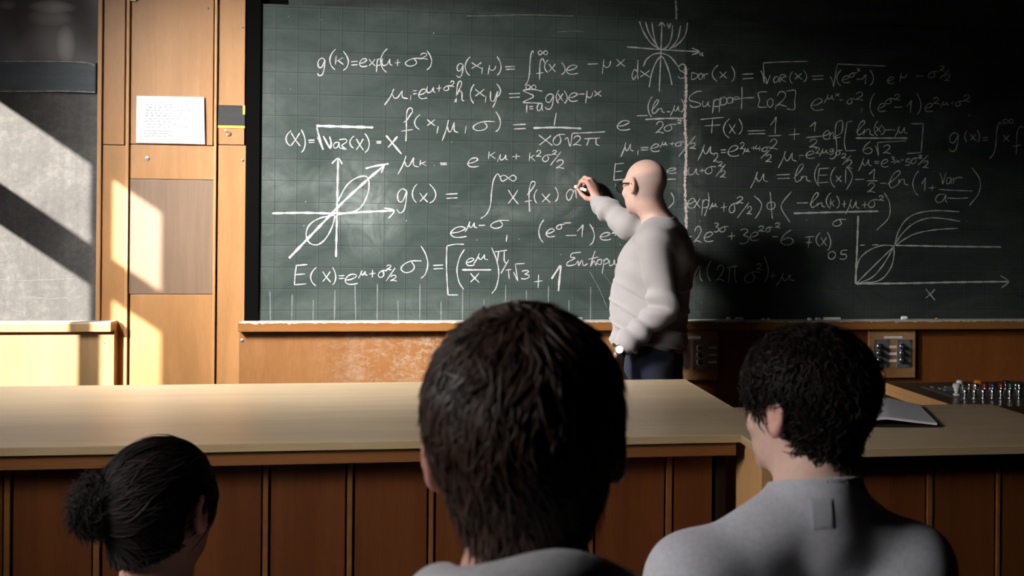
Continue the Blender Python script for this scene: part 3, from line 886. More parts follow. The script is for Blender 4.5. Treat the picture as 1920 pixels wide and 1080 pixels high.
nt = thing('paper_notice', wp(319, 271, D_WALL), 'white sheet of faint handwriting pinned to the wood panelling', 'paper')
Yp = D_WALL - .006
cs = [(256, 179.5), (383, 182), (384.5, 270.5), (255, 267.5)]
P4 = [wp(x, y, Yp) for x, y in cs]
V, Fc = [], []
n = 8
for i in range(n + 1):
    for j in range(n + 1):
        u, v = i / n, j / n
        p = P4[0] * (1 - u) * (1 - v) + P4[1] * u * (1 - v) + P4[2] * u * v + P4[3] * (1 - u) * v
        y = Yp - .0025 * (u * u) - .002 * math.sin(v * 3)
        V += [(p[0], y, p[2])]
nn = len(V)
V += [(a, b + .0006, c) for a, b, c in V]
for i in range(n):
    for j in range(n):
        q = i * (n + 1) + j
        Fc += [(q, q + 1, q + n + 2, q + n + 1), (nn + q, nn + q + n + 1, nn + q + n + 2, nn + q + 1)]
rim = [i for i in range(n + 1)] + [i * (n + 1) + n for i in range(1, n + 1)] + [n * (n + 1) + j for j in range(n - 1, -1, -1)] + [i * (n + 1) for i in range(n - 1, 0, -1)]
for a, b in zip(rim, rim[1:] + rim[:1]):
    Fc.append((a, b, nn + b, nn + a))
obj('sheet', V, Fc, PAPER, nt)
rows = []
for r in range(9):
    y = 193 + r * 5.2
    x = 270 + RNG.uniform(-2, 4)
    while x < 360 - RNG.uniform(0, 25):
        w = RNG.uniform(3, 9)
        k_ = int(w / 1.2)
        rows.append('~0.8 ' + ' '.join('%.1f,%.1f' % (x + i * 1.2, y + x * .012 + RNG.uniform(-1.3, 1.3)) for i in range(max(2, k_))))
        x += w + RNG.uniform(1.5, 4)
for r in range(3):
    y = 246 + r * 4.6
    rows.append('~0.7 ' + ' '.join('%.1f,%.1f' % (270 + i * 1.5, y + RNG.uniform(-.9, .9)) for i in range(int(RNG.uniform(20, 45)))))
rows += ['. 328 253.5 .9', '. 335 253.5 1', '. 365 247 .8', '. 318 253.5 .7']
chalk_part('handwriting', ';'.join(rows), INK, .6, nt, Y=Yp - .0062, stuff=True)

lt = thing('label_strip', wp(432, 240, D_WALL), 'black tape label with yellow edges on wood beside the green board', 'label')
a, b = wp(406, 196.5, D_WALL - .003), wp(459.5, 236, D_WALL - .003)
c = wp(432, 217, D_WALL)
MB().box((a[0], D_WALL - .003, c[2] + .001), (b[0] - .001, D_WALL, a[2]), .0008).build('tape', TAPE_BLACK, lt)
MB().box((a[0], D_WALL - .0036, b[2]), (b[0] - .001, D_WALL, c[2] + .002), .0008).build('tape', TAPE_BLACK, lt)
q = wp(455.5, 215, D_WALL)
tag(MB().box((q[0], D_WALL - .0042, q[2]), (b[0] - .0005, D_WALL, a[2])).build('tape_edge', TAPE_YELLOW, lt), 'yellow upright edge of tape')
q = wp(407, 239.5, D_WALL)
tag(MB().box((q[0], D_WALL - .003, q[2]), (b[0] - .0005, D_WALL, b[2])).build('tape_edge', TAPE_YELLOW, lt), 'yellow lower edge of tape')


def screw(x, y, r, label, Y=D_WALL):
    p = wp(x, y, Y)
    t = thing('screw', p, label, 'screw', 'screws in the wood panelling')
    MB().lathe([(0, .0), (r, .0), (r, .0018), (r * .7, .003), (0, .0036)], (p[0], Y, p[2]), (0, -1, 0), 14).build('screw_head', STEEL, t, smooth=True)
    MB().box((p[0] - r * .7, Y - .0040, p[2] - r * .12), (p[0] + r * .7, Y - .0032, p[2] + r * .12)).build('screw_slot', BLACK, t)


screw(276.5, 297.5, .010, 'round metal screw below the white paper notice')
screw(454.5, 638.5, .009, 'round metal screw just under the left end of the chalk ledge', 4.40)
screw(390, 15.5, .005, 'small dark screw near the top of the wide wood panel')
screw(455.5, 51, .005, 'small screw near the top of the narrow panel beside black rail')
screw(455, 301, .006, 'small bright screw on narrow panel under the black tape label')
screw(196, 643, .003, 'tiny dark screw on the low sunlit panel by its corner', 4.40)
hk = thing('wall_hook', wp(428, 250, D_WALL), 'small bent metal hook under the black tape label', 'hook')
pts = [(423, 245), (429, 247), (431, 250), (427, 254), (424, 252)]
MB().tube([wp(x, y, D_WALL - .006 - .003 * math.sin(i)) for i, (x, y) in enumerate(pts)], .0022).build('hook_wire', STEEL, hk, smooth=True)
p = wp(423, 245, D_WALL)
MB().lathe([(0, 0), (.004, 0), (.004, .007), (0, .008)], p, (0, -1, 0), 10).build('hook_base', STEEL, hk, smooth=True)
cl = thing('wall_clip', wp(251, 1, D_WALL), 'small white plastic clip at the top edge of wood panel', 'clip')
p = wp(251, 0, D_WALL)
MB().box((p[0] - .012, D_WALL - .012, p[2] - .006), (p[0] + .012, D_WALL, p[2] + .02), .003).build('clip_body', WHITE_PLASTIC, cl)
MB().lathe([(0, 0), (.003, 0), (.003, .002), (0, .0025)], (p[0], D_WALL - .012, p[2] + .005), (0, -1, 0), 10).build('clip_pin', STEEL, cl)

# ------------------------------------------------------------------ switch panels on plywood boards
YS = 4.40


def knob_panel(x0, y0, x1, y1, plates, label, tabs):
    """plates: list of (x0, x1); tabs: x ranges of the white label strips beside the plates"""
    cx = (x0 + x1) / 2
    A, B = wp(x0, y0, YS - .02), wp(x1, y1, YS - .02)
    t = thing('switch_panel', (wp(cx, y1, YS)[0], YS, B[2]), label, 'switch panel', 'plywood switch panels under the chalk ledge')
    MB().box((A[0], YS - .022, B[2]), (B[0], YS, A[2]), .003).build('backboard', WOOD_PLY, t)
    yt = y0 + (y1 - y0) * .185
    yb = y0 + (y1 - y0) * .79
    yk = [yt + (yb - yt) * f for f in (.27, .51, .755)]
    for px0, px1 in plates:
        a, b = wp(px0, yt, YS - .024), wp(px1, yb, YS - .024)
        pl = MB().box((a[0], YS - .025, b[2]), (b[0], YS - .021, a[2]), .0012).build('metal_plate', STEEL, t)
        for sx in (.12, .88):
            for sz in (.06, .94):
                s = (a[0] + (b[0] - a[0]) * sx, YS - .025, a[2] + (b[2] - a[2]) * sz)
                MB().lathe([(0, 0), (.0028, 0), (.0028, .001), (0, .0016)], s, (0, -1, 0), 10).build('plate_screw', BLACK_PLASTIC, pl)
        for y in yk:
            c = wp((px0 + px1) / 2 - .5, y, YS - .035)
            kn = MB().lathe([(0, .0), (.0125, .0), (.0125, .004), (.0105, .006), (.010, .018), (.0085, .021), (0, .0215)],
                            (c[0], YS - .025, c[2]), (0, -1, 0), 22).build('knob', BLACK_PLASTIC, t, smooth=True)
            MB().lathe([(.0126, .0), (.0158, .0), (.0160, .0035), (.0145, .005), (.0126, .005)], (c[0], YS - .025, c[2]), (0, -1, 0), 22).build('knob_ring', CHROME, kn, smooth=True)
    a, b = wp(tabs[0][0], y0 + (y1 - y0) * .12, YS - .023), wp(tabs[0][1], y0 + (y1 - y0) * .17, YS - .023)
    MB().box((a[0], YS - .0235, b[2]), (b[0], YS - .021, a[2]), .0005).build('label_strip', WHITE_PLASTIC, t)
    for y in yk:
        for tx in tabs[1:]:
            a, b = wp(tx[0], y - 2.6, YS - .023), wp(tx[1], y + 2.2, YS - .023)
            MB().box((a[0], YS - .0235, b[2]), (b[0], YS - .021, a[2]), .0005).build('label_strip', WHITE_PLASTIC, t)
    for sx, sz in ((.06, .06), (.94, .06), (.06, .95), (.94, .95)):
        s = (A[0] + (B[0] - A[0]) * sx, YS - .022, A[2] + (B[2] - A[2]) * sz)
        MB().lathe([(0, 0), (.0035, 0), (.0035, .001), (0, .0016)], s, (0, -1, 0), 10).build('board_screw', STEEL, t)


knob_panel(1630, 620, 1716, 708, [(1638.5, 1666.5), (1681.5, 1708.5)], 'plywood switch panel above the console with knobs, on the right-hand wall', [(1657.5, 1692), (1666.5, 1682)])
knob_panel(1250, 620, 1346, 712.5, [(1258, 1291), (1299, 1328)], 'plywood switch panel partly hidden behind the standing teacher', [(1268, 1314), (1328, 1343.5)])
knob_panel(838, 622, 926, 711, [(847, 875), (891, 918)], 'plywood switch panel half hidden behind the nearest dark-haired head', [(866, 900), (875, 891)])

# ------------------------------------------------------------------ chalk lying on the ledge
ZC_T = za + .0008


def chalk_piece(x0, x1, y, r, label, mat=CHALK_BODY, ang=0.0, Y=4.385):
    a, b = atY(x0, y, Y), atY(x1, y, Y)
    L = (b[0] - a[0])
    c = np.array([(a[0] + b[0]) / 2, Y, ZC_T + r])
    d = np.array([math.cos(ang), math.sin(ang), 0])
    t = thing('chalk_stick', (c[0], Y, ZC_T), label, 'chalk', 'chalk pieces on the long ledge')
    MB().lathe([(0, -L / 2), (r * .8, -L / 2), (r, -L / 2 + r * .3), (r, L / 2 - r * .5), (r * .7, L / 2), (0, L / 2)], c, d, 12).build('chalk_body', mat, t, smooth=True)
    MB().lathe([(0, L / 2 - .0002), (r * .62, L / 2 - .0002), (r * .45, L / 2 + .0008), (0, L / 2 + .001)], c, d, 12).build('worn_tip', CHALK_BODY if mat is not CHALK_ORANGE else mat, t)


chalk_piece(1076, 1092, 600, .0085, 'white chalk stub on ledge just left of the standing teacher')
chalk_piece(1362, 1369, 600, .0085, 'short white chalk stub, first on ledge right of the teacher')
chalk_piece(1379, 1394, 600, .0080, 'white chalk stick, second on ledge right of the teacher', ang=.1)
chalk_piece(1428, 1433, 600, .0060, 'tiny chalk crumb beside the two stubs right of teacher')
chalk_piece(1514, 1521, 600, .0065, 'small chalk stub on ledge above the black curly head, left one')
chalk_piece(1529, 1539, 600, .0070, 'small chalk stub touching the long chalk stick', ang=.3)
chalk_piece(1544, 1576, 600, .0075, 'longest white chalk stick lying on the ledge')
chalk_piece(1690, 1701, 600, .0095, 'thick white chalk stub on ledge above the plywood switch panel')
chalk_piece(1754, 1758, 600, .0055, 'tiny orange chalk stub on the ledge', CHALK_ORANGE)
chalk_piece(1438, 1444, 600, .0055, 'chalk crumb right behind the black curly head, on the ledge')

# ------------------------------------------------------------------ desks
ZD = 0.95
d1 = thing('lecture_desk', (-.6, 2.85, 0), 'long light-topped lecture desk with dark wood front across the left', 'desk')
TH = .020
XD0 = -3.0 + .62
poly = [(XD0, 2.372), (.778, 2.372), (.778, 2.745), (.879, 2.745), (.879, 3.293), (XD0, 3.293)]
MB().prism(poly, ZD - .002, ZD, bev=.0).build('top', DESK_TOP, d1)
inner = [(XD0 + .001, 2.3725), (.7775, 2.3725), (.7775, 2.745), (.8785, 2.745), (.8785, 3.2925), (XD0 + .001, 3.2925)]
MB().prism(inner, ZD - TH, ZD - .0021).build('top_lipping', DESK_EDGE, d1)
MB().box((XD0 + .01, 2.385, ZD - TH - .036), (.772, 2.41, ZD - TH - .0002), .001).build('apron', WOOD_RAIL, d1)
MB().box((XD0 + .02, 2.50, .02), (.765, 3.20, ZD - TH - .001)).build('carcass', WOOD_DARK, d1)
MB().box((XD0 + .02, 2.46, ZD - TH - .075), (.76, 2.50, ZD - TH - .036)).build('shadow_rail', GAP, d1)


def front(parent, batt, Yf, x_end0, x_end1, ztop):
    """front panels between battens; batt: list of pixel (x0, x1) at about y = 960"""
    edges = []
    for a, b in batt:
        xa, xb = atY(a, 960, Yf - .006)[0], atY(b, 960, Yf - .006)[0]
        edges.append((xa, xb))
    prev = x_end0
    for xa, xb in edges + [(x_end1, None)]:
        if xa - prev > .02:
            MB().box((prev + .006, Yf, .06), (xa - .005, Yf + .02, ztop), .0012).build('front_panel', WOOD_DARK, parent)
        if xb is not None:
            MB().box((xa, Yf - .004, .06), (xb, Yf + .018, ztop), .0015).build('batten', WOOD_RAIL, parent)
            prev = xb
    MB().box((x_end0, Yf + .021, .03), (x_end1, Yf + .035, ztop)).build('backing', GAP, parent)
    MB().box((x_end0, Yf + .01, .0), (x_end1, Yf + .035, .055)).build('plinth', GAP, parent)


front(d1, [(-305, -292), (-150, -137), (6.5, 18), (174.5, 186.5), (335, 346), (492.5, 502.5), (650.5, 660.5), (804, 813), (955, 965), (1103, 1113), (1249.5, 1260)], 2.455, XD0 + .02, .735, ZD - TH - .036)
MB().box((.741, 2.448, .02), (.765, 2.50, ZD - TH - .036), .001).build('corner_post', GAP, d1)

d2 = thing('lecture_desk', (1.23, 2.47, 0), 'shorter light-topped desk holding the open notebook, on the right', 'desk')
MB().box((.7785, 2.190, ZD - .002), (1.688, 2.744, ZD)).build('top', DESK_TOP, d2)
MB().box((.7790, 2.1905, ZD - TH), (1.6875, 2.7435, ZD - .0021)).build('top_lipping', DESK_EDGE, d2)
MB().box((.80, 2.27, .02), (.825, 2.71, ZD - TH - .0005), .001).build('side_panel', WOOD_EDGE, d2)
MB().box((.826, 2.33, .02), (1.665, 2.70, ZD - TH - .001)).build('carcass', WOOD_DARK, d2)
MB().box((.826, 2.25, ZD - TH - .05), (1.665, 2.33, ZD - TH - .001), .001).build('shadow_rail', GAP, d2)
front(d2, [(1475, 1484), (1606.5, 1616), (1740, 1749.5), (1870.5, 1876.5)], 2.285, .826, 1.665, ZD - TH - .05)

# side console behind the right desk
ZK = .935
cn = thing('console_table', (1.95, 2.98, 0), 'brown console table with metal plate of chrome terminals behind right desk', 'table')
k1, k2 = atZ(1660, 717.5, ZK), atZ(1777, 756, ZK)
XK = (k1[0] + k2[0]) / 2
YK0, YK1 = 2.78, k1[1]
MB().box((XK, YK0, ZK - .022), (2.75, YK1, ZK), .001).build('top', WOOD_CONSOLE, cn)
MB().box((XK - .001, YK0, ZK - .042), (XK + .018, YK1 + .001, ZK - .0225), .001).build('edge_rail', WOOD_EDGE, cn)
MB().box((XK - .0015, YK0, ZK - .022), (XK - .0005, YK1 + .001, ZK - .0005)).build('edge_band', WOOD_EDGE, cn)
for y in (YK0 + .03, YK1 - .16):
    MB().box((XK + .045, y, 0), (XK + .10, y + .06, ZK - .042), .002).build('leg', WOOD_EDGE, cn)
    MB().box((2.62, y, 0), (2.68, y + .06, ZK - .022), .002).build('leg', WOOD_EDGE, cn)
MB().box((XK + .12, YK0 + .05, .45), (2.60, YK1 - .05, ZK - .0225), .002).build('console_box', WOOD_CONSOLE, cn)
pa, pb, pc = atZ(1729, 726, ZK), atZ(1802, 751, ZK), atZ(1900, 727, ZK)
XP0 = (pa[0] + pb[0]) / 2
YP0, YP1 = pb[1], pa[1]
plate = MB().box((XP0, YP0, ZK - .004), (2.62, YP1, ZK + .003), .001).build('metal_plate', plain('console_plate', (0.20, 0.205, 0.21), 0.35, 0.5, 0.7), cn)
CAPS = {'white': (.8, .8, .78), 'green': (.01, .09, .075), 'orange': (.75, .27, .03), 'red': (.22, .01, .015), 'blue': (.015, .025, .09), 'black': (.012, .012, .012), 'steel': None}
CAPM = {k_: (plain('cap_' + k_, v, .35, .5) if v else CHROME) for k_, v in CAPS.items()}


def terminal(px, py, h, cap, capcol, r=.0065):
    p = atZ(px, py, ZK + .003)
    o = MB().lathe([(0, 0), (r * 1.5, 0), (r * 1.5, .004), (r * .8, .006), (r * .8, h * .55), (r * 1.15, h * .6), (r * 1.15, h), (r * .9, h + .003), (0, h + .003)],
                   (p[0], p[1], p[2]), (0, 0, 1), 14).build('terminal_post', CHROME if capcol != 'white' else CAPM['white'], cn, smooth=True)
    if cap:
        MB().lathe([(r * 1.05, 0), (r * 1.7, .001), (r * 1.8, .010), (r * 1.3, .015), (0, .016)], (p[0], p[1], p[2] + h), (0, 0, 1), 14).build('cap', CAPM[capcol], o, smooth=True)
    return o


FR = [1793, 1810, 1827.5, 1844, 1861, 1877, 1894, 1911]
for i, x in enumerate(FR):
    terminal(x, 746 if i else 741, .024, i == 0, 'white' if i == 0 else 'steel', .0068)
for x, c_ in zip([1796, 1830, 1847, 1862, 1878, 1895, 1912], ['green', 'steel', 'red', 'blue', 'red', 'green', 'steel']):
    terminal(x, 734, .012, True, c_, .0062)
for x, c_ in zip([1799, 1806, 1818, 1834, 1858, 1866, 1886, 1905], ['white', 'steel', 'steel', 'orange', 'steel', 'steel', 'black', 'steel']):
    terminal(x, 727.5, .012, c_ != 'steel', c_, .0062 if c_ != 'orange' else .008)
for (x0_, y0_, x1_, y1_) in [(1773, 728, 1793, 727), (1771, 732.5, 1788, 731.5), (1745, 727, 1750, 728), (1760, 729.5, 1764, 730.5)]:
    a, b = atZ(x0_, y0_, ZK + .003), atZ(x1_, y1_, ZK + .003)
    MB().box((min(a[0], b[0]), min(a[1], b[1]) - .004, ZK + .003), (max(a[0], b[0]), max(a[1], b[1]) + .004, ZK + .009), .002).build('slider', STEEL, cn)

# open notebook on the right desk
nb = thing('notebook', atZ(1690, 785, ZD), 'open white notebook with dark cover lying on the right desk', 'notebook')
cA, cB, cC, cD = [atZ(x, y, ZD) for x, y in [(1560, 762), (1722, 765.5), (1757, 801.5), (1572, 806)]]
# right-hand page block: spine at about x = 1632
sA, sD = atZ(1628, 760, ZD), atZ(1617, 802, ZD)
n, m = 22, 8


def page(a, b, c, d, prof, z_off, name, mat, thick):
    """a,b back edge (spine to outer), d,c front edge; prof(u) height"""
    V, Fc = [], []
    for s in (0, 1):
        for i in range(n + 1):
            for j in range(m + 1):
                u, v = i / n, j / m
                p = a * (1 - u) * (1 - v) + b * u * (1 - v) + c * u * v + d * (1 - u) * v
                V.append((p[0], p[1], ZD + z_off + prof(u) - s * thick))
    N = (n + 1) * (m + 1)
    for i in range(n):
        for j in range(m):
            q = i * (m + 1) + j
            Fc += [(q, q + m + 1, q + m + 2, q + 1), (N + q, N + q + 1, N + q + m + 2, N + q + m + 1)]
    for i in range(n):
        for j in (0, m):
            q = i * (m + 1) + j
            Fc.append((q, q + m + 1, N + q + m + 1, N + q) if j else (q, N + q, N + q + m + 1, q + m + 1))
    for j in range(m):
        Fc += [(j, j + 1, N + j + 1, N + j), (n * (m + 1) + j, N + n * (m + 1) + j, N + n * (m + 1) + j + 1, n * (m + 1) + j + 1)]
    return obj(name, V, Fc, mat, nb, smooth=False)


COVER = plain('notebook_cover', (.02, .018, .016), .6, .3)
hump = lambda u: .012 + .019 * math.sin(min(1, u * 2.4) * math.pi / 2) * (1 - u) ** 1.1 * 1.35
page(sA, cB, cC, sD, hump, 0, 'page_block', PAPER, .006)
e = np.array([.006, 0, 0])
page(sA, cB + e, cC + e * 1.4 - np.array([0, .002, 0]), sD, lambda u: .0035 + .004 * (1 - u), 0, 'cover', COVER, .003)
lA, lD = sA - np.array([.165, -.01, 0]), sD - np.array([.165, -.01, 0])
page(sA, lA, lD, sD, hump, 0, 'page_block', PAPER, .006)
page(sA, lA - e, lD - e, sD, lambda u: .0035 + .004 * (1 - u), 0, 'cover', COVER, .003)

# ------------------------------------------------------------------ signed-distance modelling for bodies and cloth


def nrm(q):
    return np.sqrt((q * q).sum(1))


def ell(P, c, r, R=None):
    q = P - np.asarray(c, np.float32)
    if R is not None:
        q = q @ R
    r = np.asarray(r, np.float32)
    k0 = nrm(q / r)
    k1 = nrm(q / (r * r)) + 1e-6
    return k0 * (k0 - 1) / k1


def cap(P, a, b, ra, rb):
    a, b = np.asarray(a, np.float32), np.asarray(b, np.float32)
    ab = b - a
    t = np.clip(((P - a) @ ab) / max(1e-9, float(ab @ ab)), 0, 1)
    return nrm(P - a - t[:, None] * ab) - (ra + (rb - ra) * t)


def ecap(P, a, b, ra, rb, u, sq):
    u = np.asarray(u, np.float32)
    u = u / np.linalg.norm(u)
    k = 1 / sq - 1
    f = lambda p: p + ((p @ u) * k)[..., None] * u
    a, b = np.asarray(a, np.float32), np.asarray(b, np.float32)
    return cap(f(P), f(a), f(b), ra, rb) * (sq ** .5)


def smin(a, b, k):
    h = np.clip(.5 + .5 * (b - a) / k, 0, 1)
    return b * (1 - h) + a * h - k * h * (1 - h)


def smax(a, b, k):
    return -smin(-a, -b, k)


def loft(P, O, f, l, zs, cf, ra, rb, cl=None):
    """stack of ellipses: zs heights, cf forward offsets, ra half depth, rb half width"""
    q = P - np.asarray(O, np.float32)
    z = q[:, 2]
    c = np.interp(z, zs, cf)
    a = np.interp(z, zs, ra)
    b = np.interp(z, zs, rb)
    x = q @ np.asarray(f, np.float32) - c
    y = q @ np.asarray(l, np.float32)
    if cl is not None:
        y = y - np.interp(z, zs, cl)
    p = 2.3
    k0 = ((np.abs(x) / a) ** p + (np.abs(y) / b) ** p) ** (1 / p)
    d = (k0 - 1) * np.minimum(a, b)
    d = np.where(k0 > 1, np.minimum(d, (k0 - 1) / np.maximum(k0, 1e-4) * np.sqrt(x * x + y * y)), d)
    e = np.maximum(zs[0] - z, z - zs[-1])
    return smax(d, e, .03)


def surface_nets(F, lo, h):
    S = F < 0
    nx, ny, nz = F.shape
    any_ = np.zeros((nx - 1, ny - 1, nz - 1), bool)
    all_ = np.ones_like(any_)
    sl = lambda a, o: a[o[0]:o[0] + nx - 1, o[1]:o[1] + ny - 1, o[2]:o[2] + nz - 1]
    C = [(i, j, k) for i in (0, 1) for j in (0, 1) for k in (0, 1)]
    for o in C:
        s = sl(S, o)
        any_ |= s
        all_ &= s
    I = np.argwhere(any_ & ~all_)
    idx = -np.ones(any_.shape, np.int64)
    idx[I[:, 0], I[:, 1], I[:, 2]] = np.arange(len(I))
    acc = np.zeros((len(I), 3))
    cnt = np.zeros(len(I))
    val = {o: F[I[:, 0] + o[0], I[:, 1] + o[1], I[:, 2] + o[2]] for o in C}
    for o in C:
        for ax in range(3):
            if o[ax] == 0:
                p = list(o)
                p[ax] = 1
                a, b = val[o], val[tuple(p)]
                m = (a < 0) != (b < 0)
                t = np.where(m, a / np.where(m, a - b, 1), 0)
                v = np.tile(np.array(o, float), (len(I), 1))
                v[:, ax] += t
                acc[m] += v[m]
                cnt[m] += 1
    V = (I + acc / cnt[:, None]) * h + np.asarray(lo)
    Q = []
    for ax in range(3):
        b, c = [(1, 2), (2, 0), (0, 1)][ax]
        s0 = [slice(None)] * 3
        s1 = [slice(None)] * 3
        s0[ax] = slice(0, -1)
        s1[ax] = slice(1, None)
        E = np.argwhere(S[tuple(s0)] != S[tuple(s1)])
        E = E[(E[:, b] > 0) & (E[:, c] > 0) & (E[:, b] < F.shape[b] - 1) & (E[:, c] < F.shape[c] - 1)]
        ins = S[E[:, 0], E[:, 1], E[:, 2]]
        def at(db, dc):
            e = E.copy()
            e[:, b] += db
            e[:, c] += dc
            return idx[e[:, 0], e[:, 1], e[:, 2]]
        q = np.stack([at(-1, -1), at(0, -1), at(0, 0), at(-1, 0)], 1)
        q[~ins] = q[~ins][:, ::-1]
        Q.append(q)
    Q = np.concatenate(Q)
    Q = Q[(Q >= 0).all(1)]
    return V, Q


def sdf_mesh(fn, lo, hi, h, thr=None, smooth=1):
    lo, hi = np.asarray(lo, float), np.asarray(hi, float)
    B = 6
    n = np.ceil((hi - lo) / (h * B)).astype(int) * B + 1
    nc = (n - 1) // B
    H = h * B
    cc = [lo[i] + (np.arange(nc[i]) + .5) * H for i in range(3)]
    Pc = np.stack(np.meshgrid(*cc, indexing='ij'), -1).reshape(-1, 3).astype(np.float32)
    dc = fn(Pc).reshape(nc)
    thr = thr or H * 1.5
    act = np.abs(dc) < thr
    F = np.empty(n, np.float32)
    big = np.where(dc < 0, -1, 1).astype(np.float32)
    F[...] = 1
    F[:-1, :-1, :-1] = np.repeat(np.repeat(np.repeat(big, B, 0), B, 1), B, 2)
    m = np.zeros(n, bool)
    m[:-1, :-1, :-1] = np.repeat(np.repeat(np.repeat(act, B, 0), B, 1), B, 2)
    for ax in range(3):
        s = [slice(None)] * 3
        t = [slice(None)] * 3
        s[ax] = slice(1, None)
        t[ax] = slice(0, -1)
        m[tuple(s)] |= m[tuple(t)]
    I = np.argwhere(m)
    out = np.empty(len(I), np.float32)
    for k in range(0, len(I), 400000):
        out[k:k + 400000] = fn((I[k:k + 400000] * h + lo).astype(np.float32))
    F[I[:, 0], I[:, 1], I[:, 2]] = out
    V, Q = surface_nets(F, lo, h)
    for _ in range(smooth):                      # light Laplacian smoothing removes grid steps
        A = np.zeros_like(V)
        N = np.zeros(len(V))
        for i in range(4):
            a, b = Q[:, i], Q[:, (i + 1) % 4]
            np.add.at(A, a, V[b])
            np.add.at(N, a, 1)
        V = V * .5 + A / np.maximum(N, 1)[:, None] * .5
    return V, Q


def wob(P, f, seed=0):
    """smooth pseudo-noise in [-1, 1]"""
    r = np.random.default_rng(seed)
    o = 0
    for i in range(5):
        k = r.normal(size=3)
        k = k / np.linalg.norm(k) * f * r.uniform(.6, 1.7)
        o = o + np.sin(P @ k.astype(np.float32) + r.uniform(0, 6.28))
    return o / 5


def rotz(a):
    c, s = math.cos(a), math.sin(a)
    return np.array([[c, -s, 0], [s, c, 0], [0, 0, 1]])


def head_frame(yaw, pitch=0.0, roll=0.0):
    """columns right, forward, up; yaw 0 faces +Y, positive turns left; pitch > 0 looks up"""
    cx, sx = math.cos(pitch), math.sin(pitch)
    Rx = np.array([[1, 0, 0], [0, cx, -sx], [0, sx, cx]])
    cy, sy = math.cos(roll), math.sin(roll)
    Ry = np.array([[cy, 0, sy], [0, 1, 0], [-sy, 0, cy]])
    return (rotz(yaw) @ Rx @ Ry).astype(np.float32)


def skull(q):
    d = ell(q, (0, -.012, .028), (.076, .097, .087))
    d = smin(d, ell(q, (0, .028, -.030), (.060, .068, .078)), .035)
    d = smin(d, ell(q, (0, .040, -.072), (.046, .046, .034)), .025)
    return d


def head_field(q, ears=True, neck_to=None, neck_r=.057):
    """q: points in the head frame"""
    d = skull(q)
    d = smin(d, ell(q, (0, .076, -.098), (.020, .016, .015)), .02)
    d = smin(d, cap(q, (-.034, .080, .024), (.034, .080, .024), .010, .010), .018)
    for s in (-1, 1):
        d = smax(d, -ell(q, (s * .032, .104, .006), (.017, .018, .012)), .012)
        d = np.minimum(d, ell(q, (s * .032, .080, .005), (.0125, .0125, .0115)))
        d = smin(d, ell(q, (s * .040, .066, -.026), (.020, .016, .016)), .02)
        d = smin(d, ell(q, (s * .012, .103, -.026), (.008, .009, .007)), .008)
    d = smin(d, cap(q, (0, .090, .014), (0, .110, -.024), .0075, .0100), .012)
    d = smin(d, ell(q, (0, .092, -.054), (.024, .010, .0065)), .006)
    d = smin(d, ell(q, (0, .090, -.066), (.021, .010, .0075)), .006)
    d = smax(d, -cap(q, (-.022, .101, -.060), (.022, .101, -.060), .0022, .0022), .003)
    if ears:
        for s in (-1, 1):
            a = np.array([s * .083, -.008, .001])
            Re = (rotz(s * .42)).astype(np.float32)
            e = ell(q, a, (.0120, .021, .035), Re)
            e = smin(e, ell(q, a + [0, .004, -.024], (.008, .011, .013), Re), .01)
            e = smax(e, -ell(q, a + [s * .012, .003, .001], (.010, .0115, .021), Re), .006)
            e = smin(e, ell(q, a + [s * .002, .012, -.006], (.006, .005, .009), Re), .005)
            d = smin(d, e, .008)
    return d


SKIN = NT('skin')
_at = SKIN.n('ShaderNodeAttribute', attribute_name='tint')
_nz = SKIN.noise(SKIN.coord(), 90, 4)
_c = SKIN.mix(SKIN.math('MULTIPLY', _nz, .35), _at.outputs['Color'], (0.30, 0.12, 0.08))
SKIN.b.inputs['Subsurface Weight'].default_value = 0.12
SKIN.b.inputs['Subsurface Radius'].default_value = (.012, .005, .003)
SKIN.bump(_nz, .12, .001)
SKIN = SKIN.fin(_c, .55, .3)


def knit(name, color, var=.16, scale=260, ribs=None):
    t = NT(name)
    n = t.noise(t.coord(), scale, 3, .6)
    m = t.noise(t.coord(), 18, 3, .6)
    c = t.mix(t.math('ADD', t.math('MULTIPLY', n, .7), t.math('MULTIPLY', m, .3)), tuple(x * (1 - var) for x in color), tuple(x * (1 + var) for x in color))
    t.bump(n, .25, .001)
    t.b.inputs['Sheen Weight'].default_value = .25
    t.b.inputs['Sheen Roughness'].default_value = .5
    return t.fin(c, .92, .12)


def hair_mat(name, a, b, rough=.38):
    t = NT(name)
    n = t.noise(t.coord(), 45, 3, .6)
    t.fin(t.mix(t.ramp(n, [(.35, 0.), (.65, 1.)]), a, b), rough, .45 if rough < .45 else .18)
    return t.m


SWEATER_M = knit('sweater_gray', (.345, .322, .32))
TSHIRT_M = knit('knit_gray_right', (.42, .42, .455), .34, 150)
HOODIE_M = knit('hoodie_gray', (.46, .46, .48), .34, 150)
DENIM = knit('denim', (.020, .026, .045), .3, 300)
DARKCLOTH = knit('dark_cloth', (.03, .03, .035), .2)
LEATHER = plain('shoe_leather', (.02, .015, .012), .4)
SKIN_T = (.68, .46, .38)

FINGER_R = .0082


